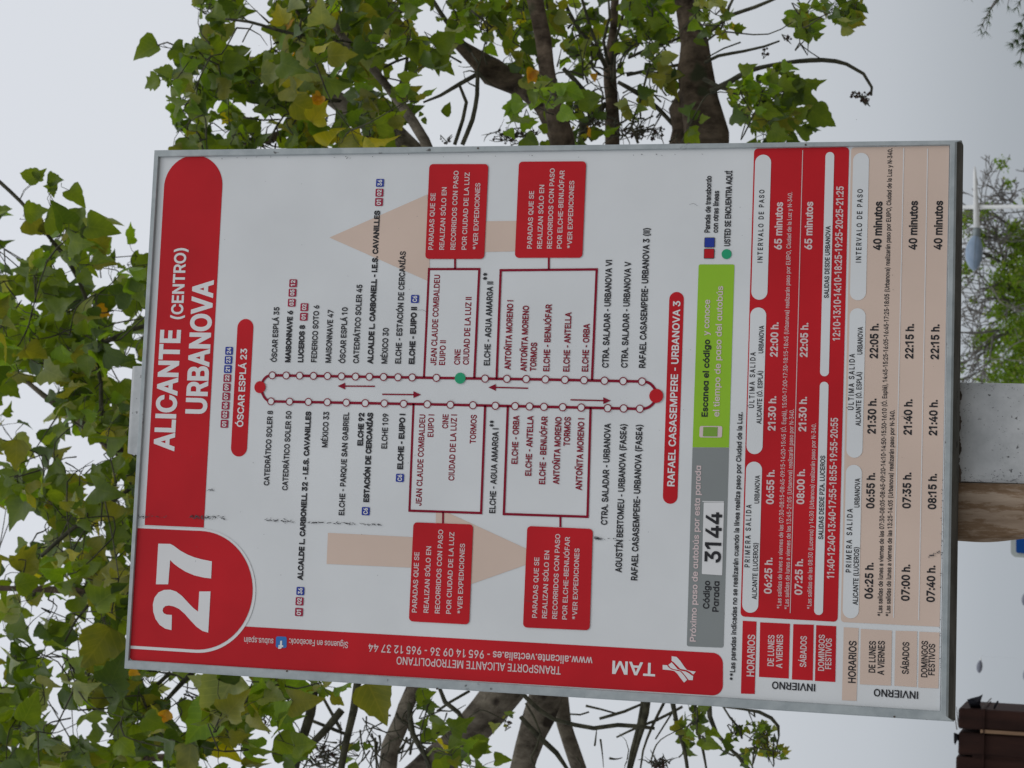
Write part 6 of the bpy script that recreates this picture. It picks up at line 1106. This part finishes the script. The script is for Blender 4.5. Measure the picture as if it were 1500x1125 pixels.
# single leaves that stand out against the sky: base, tip (photograph pixels)
def one(bx_, by_, tx, ty, d=5.2, col=2, stalk=None, kind=None):
    b_ = at_depth(bx_, by_, d); t_ = at_depth(tx, ty, d); v = t_ - b_; s = v.length
    random.seed(int(bx_ * 7 + by_))
    add_leaf(b_, v + FWD * random.uniform(-0.3, 0.3) * s, s * 1.02, 'mix', (), 1.6, col, kind)
    if stalk:
        sp_ = at_depth(*stalk, d); PET.append([(sp_, 0.0012), (sp_.lerp(b_, 0.5) + Vector((0, 0, 0.012)), 0.0009), (b_, 0.0008)])
for a in ((58, 262, 30, 254, 5.2, 2, (28, 295)), (54, 262, 66, 247, 5.2, 2, (28, 295)), (70, 262, 95, 264, 5.2, 1, (82, 300)), (84, 275, 64, 274, 5.2, 2, (75, 305)), (76, 276, 79, 289, 5.2, 2, (75, 305)), (102, 279, 125, 300, 5.2, 2, (90, 268)),
          (36, 312, 72, 308, 5.1, 2, (44, 320)), (70, 318, 112, 330, 5.1, 2, (66, 330)), (116, 306, 118, 338, 5.1, 1, (100, 340)), (135, 320, 160, 338, 5.2, 0, (120, 350)), (40, 322, 72, 342, 5.2, 4, (30, 320)), (62, 328, 76, 345, 5.2, 4, (66, 345)),
          (230, 66, 196, 83, 5.2, 2, (262, 72)), (234, 118, 206, 126, 5.2, 2, (255, 115)), (252, 108, 224, 103, 5.2, 2, (268, 112)), (262, 162, 252, 183, 5.2, 3, (278, 150)), (258, 150, 262, 175, 5.2, 3, (278, 140)), (252, 72, 280, 88, 5.2, 1, (240, 62)),
          (1150, 133, 1202, 148, 5.3, 1, (1140, 140)), (1160, 150, 1178, 128, 5.3, 1, (1140, 150)), (1188, 162, 1228, 184, 5.3, 1, (1165, 165)), (1155, 125, 1183, 123, 5.3, 1, (1130, 130)), (1238, 8, 1262, 33, 5.3, 1, (1225, 5)), (1182, 42, 1185, 65, 5.3, 1, (1190, 20)), (1218, 22, 1237, 39, 5.3, 1, (1215, 10)),
          (540, 1002, 568, 1062, 4.4, 4, (525, 1000)), (610, 1020, 640, 1018, 5.0, 1, (600, 1030)), (625, 1030, 640, 1048, 5.0, 0, (600, 1030)), (345, 990, 305, 1060, 4.3, 7, (360, 985), 2), (318, 1035, 268, 1090, 4.4, 3, (335, 1020), 0), (130, 960, 160, 1002, 4.9, 4, (165, 935)), (132, 1022, 158, 1040, 4.9, 1, (108, 1026)), (160, 920, 120, 990, 4.8, 4, (150, 890)), 
          (22, 690, 6, 735, 5.0, 1, (24, 690)), (48, 720, 4, 766, 5.0, 1, (30, 700)), (28, 702, 66, 738, 5.0, 1, (24, 695)), (24, 645, 22, 690, 5.0, 4, (35, 620)), (150, 705, 128, 678, 5.0, 1), (95, 690, 55, 700, 5.0, 1, (120, 690)), (85, 695, 90, 730, 5.0, 1), (185, 842, 120, 880, 4.8, 4, (150, 850)), (190, 838, 172, 875, 4.8, 4),
          (240, 1050, 232, 1062, 4.6, 6), (245, 1040, 237, 1062, 4.6, 6, (250, 1030)), (190, 982, 205, 990, 4.6, 6), (470, 142, 452, 146, 5.0, 6, (480, 135)), (468, 142, 466, 165, 5.0, 6), (485, 118, 500, 132, 5.0, 6), (458, 178, 480, 150, 4.9, 5), (430, 150, 470, 175, 4.9, 4), (480, 215, 495, 178, 4.9, 5), (515, 212, 528, 185, 4.9, 5), (432, 130, 425, 98, 5.1, 5), (416, 35, 404, 5, 5.1, 5),
          (782, 102, 774, 120, 5.3, 6), (778, 106, 786, 122, 5.3, 6), (872, 108, 872, 122, 5.6, 6), (965, 108, 968, 132, 5.4, 4), (940, 140, 948, 158, 5.4, 4), (625, 80, 612, 104, 5.2, 4), (635, 82, 650, 104, 5.2, 1), (600, 90, 612, 108, 5.2, 1), (648, 165, 662, 152, 5.2, 1), (618, 165, 613, 172, 5.2, 1), (622, 172, 626, 183, 5.2, 1),
          (826, 130, 856, 143, 4.9, 3, (800, 125)), (806, 140, 800, 160, 4.9, 3, (800, 125)), (765, 150, 735, 163, 4.9, 3), (752, 152, 748, 180, 4.9, 3)):
    one(*a)
random.seed(99)
# dry brown seed heads on some shoots
SEEDS = []
for cx, cy, rx, ry, n, d in ((1262, 140, 16, 8, 16, 5.4), (1270, 150, 6, 5, 6, 5.4), (1120, 78, 8, 8, 7, 5.5), (1152, 58, 8, 5, 6, 5.5), (962, 1118, 16, 8, 26, 5.2), (762, 198, 26, 10, 26, 5.8), (740, 200, 20, 10, 14, 5.8), (860, 150, 20, 16, 22, 6.2), (935, 195, 24, 12, 22, 6.0), (965, 196, 20, 10, 14, 6.0), (540, 205, 18, 8, 16, 5.8), (875, 175, 22, 20, 24, 6.2), (385, 208, 30, 6, 22, 5.8), (515, 200, 12, 8, 8, 5.8), (480, 1105, 25, 14, 30, 5.8), (655, 205, 10, 6, 6, 5.6), (1005, 170, 10, 20, 8, 5.7), (745, 1064, 4, 8, 5, 5.1), (1100, 1098, 4, 4, 3, 5.1), (400, 1045, 16, 30, 22, 5.0)):
    h_, _d = nearest(at_depth(cx, cy, d))
    for _ in range(n):
        a = random.uniform(0, 6.28); r = math.sqrt(random.random())
        p = at_depth(cx + rx * r * math.cos(a), cy + ry * r * math.sin(a), d + random.uniform(-0.1, 0.1))
        SEEDS.append((p, random.uniform(1.3, 2.9) * d / F)); 
        if random.random() < 0.8:
            q_ = at_depth(cx + rx * 0.4 * random.uniform(-1, 1), cy + ry * 0.4 * random.uniform(-1, 1), d)
            PET.append([(q_, 0.0015), (q_.lerp(p, 0.5) + Vector((random.gauss(0, .008), 0, random.gauss(0, .008))), 0.0013), (p, 0.0011)])
base = at_depth(850, 640, 5.9)
TREE = thing('broadleaf_tree', 'leafy broadleaf tree with thick spreading limbs behind the bus stop sign', 'tree', (base.x, base.y, 0))
tp = [(Vector((base.x + 0.05, base.y, 0.0)), 0.17), (Vector((base.x + 0.04, base.y, 0.25)), 0.13), (Vector((base.x + 0.01, base.y + .02, base.z * 0.5)), 0.105), (Vector((base.x - .01, base.y, base.z * 0.8)), 0.095), (base, 42 * 5.9 / F)]
sp_, rr = spline(tp, 0.07); vs, fs = tube(sp_, rr, 18, True, 0.10, 5); obj('trunk', vs, fs, M['bark'], TREE, True)
for i, (pts, mt, bump, n, name, step) in enumerate(LIMBS):
    sp_, rr = spline(pts, step); vs, fs = tube(sp_, rr, n, True, bump, i); obj('limb', vs, fs, M[mt], TREE, True)
tv = []; tf = []
for i, (pts, mt) in enumerate(TWIGS):
    sp_, rr = spline(pts, 0.03); vs, fs = tube(sp_, rr, 7, True, 0.16, i + 50); k = len(tv); tv += vs; tf += [tuple(q + k for q in f) for f in fs]
for pts in PET:
    vs, fs = tube([p[0] for p in pts], [p[1] for p in pts], 4, False); k = len(tv); tv += vs; tf += [tuple(q + k for q in f) for f in fs]
obj('twigs', tv, tf, M['twig'], TREE, True)['kind'] = 'stuff'
sv = []; sf = []
for p, r in SEEDS:
    k = len(sv); st = Vector((random.uniform(.7, 1.5), random.uniform(.7, 1.3), random.uniform(.8, 1.6)))
    for v in ((1, 0, 0), (-1, 0, 0), (0, 1, 0), (0, -1, 0), (0, 0, 1), (0, 0, -1)): sv.append(p + Vector((v[0] * st.x, v[1] * st.y, v[2] * st.z)) * r)
    for a, b, c in ((0, 2, 4), (2, 1, 4), (1, 3, 4), (3, 0, 4), (2, 0, 5), (1, 2, 5), (3, 1, 5), (0, 3, 5)): sf.append((k + a, k + b, k + c))
obj('seed_heads', sv, sf, M['seed'], TREE)['kind'] = 'stuff'
# leaves: the 300 that show largest are parts, the rest one mass
def vis(l):
    x, y = px_of(l[0]); inf = -40 < x < 1540 and -40 < y < 1165
    a, b = S(x, y); hid = 0.0 < a < 1.0 and 0.0 < b < ASP
    return (l[2] / (l[0] - CAM).length * (abs(l[1].col[2].normalized().dot(FWD)) + 0.25)) * (1 if inf and not hid else 0)
LEAVES.sort(key=vis, reverse=True)
proto = {}
mesh_cache = {}
for i, (b_, R, s, kd, cl) in enumerate(LEAVES[:300]):
    key = (kd, cl)
    if key not in mesh_cache:
        vs, fs, uv = LK[kd]
        me = bpy.data.meshes.new('leaf'); me.from_pydata([tuple(v) for v in vs], [], fs); me.materials.append(LEAFM[cl])
        me.polygons.foreach_set('use_smooth', [True] * len(me.polygons))
        ul = me.uv_layers.new(name='leaf'); ul.data.foreach_set('uv', [c for lp in me.loops for c in uv[lp.vertex_index]]); mesh_cache[key] = me
    o = bpy.data.objects.new('leaf', mesh_cache[key]); COL.objects.link(o); o.parent = TREE
    o.matrix_local = Matrix.Translation(b_ - ORG[TREE]) @ R.to_4x4() @ Matrix.Scale(s, 4)
    if cl == 5: o['label'] = 'yellow leaf'
    if cl == 6: o['label'] = 'orange dying leaf'
fv = []; ff = []; fm = []; fu = []
for (b_, R, s, kd, cl) in LEAVES[300:]:
    vs, fs, uv = LK[kd]; k = len(fv)
    fv += [b_ + R @ (v * s) for v in vs]; ff += [tuple(q + k for q in f) for f in fs]; fm += [cl] * len(fs); fu += uv
fo = obj('foliage', fv, ff, LEAFM, TREE, True, fm, fu); fo['kind'] = 'stuff'
print('LEAVES', len(LEAVES), 'PET', len(PET))

# ------------------------------------------------------------------ sparse bushy tree beyond, low on the right
random.seed(5)
D2 = 44.0; K2 = D2 / 15.0
root = at_depth(1700, 415, D2)
T2 = thing('sparse_tree', 'half-bare tree with tangled grey twigs and bright green tufts, behind the white street lamp', 'tree', (root.x, root.y, 0))
segs = []; tufts = []
def grow(p, d, ln, r, lv):
    n = 4; pts = [(p, r)]; q = p.copy(); dd = d.copy()
    for i in range(n):
        dd = (dd + Vector((random.gauss(0, .16), random.gauss(0, .16), random.gauss(0, .14) + (0.02 if lv < 3 else -0.03)))).normalized()
        q = q + dd * ln / n; pts.append((q, r * (1 - 0.5 * (i + 1) / n)))
        if lv < 5 and random.random() < (0.92, 0.92, 0.85, 0.62, 0.4)[lv]:
            a = dd.orthogonal().normalized(); a = Quaternion(dd, random.uniform(0, 6.28)) @ a
            grow(q, (dd * 0.75 + a * random.uniform(0.5, 0.95)).normalized(), ln * random.uniform(0.5, 0.74), r * (1 - 0.5 * (i + 1) / n) * 0.66, lv + 1)
    segs.append(pts)
    if lv >= 3 and random.random() < 0.03: tufts.append((q, random.uniform(0.03, 0.07) * K2))
def go(px, px2, r):
    a = at_depth(*px, D2); b = at_depth(*px2, D2 + random.uniform(-1.2, 1.2)); v = b - a
    grow(a, v.normalized(), v.length, r * D2 / F, 1)
trunk2 = [(Vector((root.x, root.y, 0)), .30), (root, .22), (at_depth(1580, 415, D2), .14)]
mn = [at_depth(1500, 415, D2)]
for a, b, r in (((1580, 415), (1480, 300), 5), ((1580, 420), (1470, 385), 5), ((1580, 430), (1450, 430), 5), ((1575, 440), (1440, 497), 5), ((1575, 450), (1470, 550), 4.5), ((1500, 400), (1425, 375), 3), ((1510, 345), (1430, 325), 3), ((1500, 430), (1412, 432), 3.4), ((1490, 480), (1420, 510), 3.2), ((1520, 340), (1500, 290), 2.6), ((1490, 300), (1462, 292), 1.8), ((1490, 460), (1415, 460), 3), ((1480, 385), (1445, 340), 2.2), ((1478, 500), (1430, 535), 2.2)):
    go(a, b, r)
sp_, rr = spline(trunk2, 0.5); vs, fs = tube(sp_, rr, 12, True, 0.1, 3); obj('trunk', vs, fs, M['twig_grey'], T2, True)
tv = []; tf = []
for pts in segs:
    vs, fs = tube([p[0] for p in pts], [max(0.0032 * K2, p[1]) for p in pts], 5, False); k = len(tv); tv += vs; tf += [tuple(q + k for q in f) for f in fs]
obj('branches', tv, tf, M['twig_grey'], T2, True)['kind'] = 'stuff'
for x, y, s in ((1475, 545, .22), (1495, 540, .25), (1460, 552, .15), (1500, 520, .2), (1490, 480, .18), (1500, 450, .25), (1480, 430, .2), (1495, 400, .2), (1470, 400, .16), (1455, 405, .12), (1490, 350, .12), (1480, 345, .1), (1448, 300, .05), (1420, 318, .07), (1410, 332, .08), (1452, 500, .1), (1445, 490, .09), (1500, 380, .14), (1415, 390, .07), (1420, 380, .06), (1497, 500, .22), (1510, 470, .3), (1510, 415, .3), (1505, 360, .12), (1455, 375, .08), (1436, 495, .06), (1450, 505, .07), (1470, 455, .12), (1485, 560, .2), (1484, 515, .14)):
    tufts.append((at_depth(x + random.gauss(0, 2), y + random.gauss(0, 3), D2 + random.uniform(-1.5, .3)), s * K2 * 0.9))
    if x > 1465: tufts += [(at_depth(x + random.gauss(0, 12), y + random.gauss(0, 12), D2 - 1 + random.uniform(-1, 1)), s * K2 * 0.5) for _ in range(4)]
fv = []; ff = []; fm = []; fu = []
tufts = [t for t in tufts if px_of(t[0])[0] > 1400]
for c, r in tufts:
    for _ in range(int(16 + 620 * r / K2)):
        b_ = c + Vector((random.gauss(0, 1), random.gauss(0, 1), random.gauss(0, 1))) * r * 0.42
        t = Vector((random.gauss(0, 1), random.gauss(0, 1), random.gauss(0, 1) - 0.3)).normalized(); nn = t.orthogonal().normalized(); nn = Quaternion(t, random.uniform(0, 6.28)) @ nn; xx = t.cross(nn); s = random.uniform(0.02, 0.042) * K2
        k = len(fv); fv += [b_, b_ + t * s * .45 + xx * s * .3, b_ + t * s, b_ + t * s * .45 - xx * s * .3]; ff.append((k, k + 1, k + 2, k + 3)); fm.append(random.choice((2, 3, 3, 3, 3, 3, 7))); fu += [(0.3, .1)] * 4
o_ = obj('foliage', fv, ff, LEAFM, T2, False, fm, fu); o_['kind'] = 'stuff'

# ------------------------------------------------------------------ pine branches, lower right corner
D3 = 9.0
r3 = at_depth(1900, -330, D3)
PN = thing('pine_tree', 'pine tree reaching in with soft grey-green needles at the far right of the sign', 'tree', (r3.x, r3.y, 0))
vs, fs = tube([Vector((r3.x, r3.y, 0)), Vector((r3.x + .05, r3.y, 2)), Vector((r3.x, r3.y, 5))], [.16, .13, .06], 12, True, 0.05, 2); obj('trunk', vs, fs, M['bark'], PN, True)
nv = []; nf = []; bv = []; bf = []
for pts, dens in (([(1620, -300, 5), (1500, -90, 4), (1462, 0, 2.4), (1450, 15, 1.5), (1436, 42, 1)], 1), ([(1465, -8, 2), (1452, 10, 1.3), (1448, 30, 1), (1444, 46, 0.8)], 1), ([(1500, -90, 3), (1435, -40, 1.5), (1420, -6, 0.8)], .8), ([(1640, -280, 5), (1530, -40, 3), (1512, 30, 2.4), (1500, 50, 1.6), (1484, 64, 1)], 2), ([(1525, 0, 2), (1506, 40, 1.6), (1498, 70, 1), (1494, 88, .8)], 2), ([(1540, -40, 3), (1503, -10, 1.5), (1490, 10, 1)], 1.2), ([(1500, -60, 2), (1480, -10, 1), (1476, 8, .8)], .7), ([(1530, -10, 2), (1505, 20, 1.6), (1490, 42, 1)], 2.4)):
    P_ = [(at_depth(x, y, D3), r * D3 / F * 0.6) for x, y, r in pts]; sp_, rr = spline(P_, 0.03)
    vs, fs = tube(sp_, rr, 6, False); k = len(bv); bv += vs; bf += [tuple(q + k for q in f) for f in fs]
    m = len(sp_)
    for i in range(m // 3, m):
        T = (sp_[i] - sp_[i - 1]).normalized()
        for _ in range(int(9 * dens * (2.2 if dens >= 2 else 1))):
            a = Quaternion(T, random.uniform(0, 6.28)) @ T.orthogonal().normalized(); v = (T * random.uniform(.5, 1.1) + a * random.uniform(.35, .9)).normalized(); s = random.uniform(.03, .055)
            x = v.cross(FWD).normalized() * 0.0015; y_ = v.cross(x).normalized() * 0.0015; p = sp_[i]; q_ = p + v * s + DOWN * s * .12; k = len(nv)
            nv += [p + x, p - x * .5 + y_, p - x * .5 - y_, q_]; nf += [(k, k + 1, k + 3), (k + 1, k + 2, k + 3), (k + 2, k, k + 3)]
obj('branches', bv, bf, M['twig_grey'], PN, True)['kind'] = 'stuff'
obj('needles', nv, nf, M['needle'], PN)['kind'] = 'stuff'
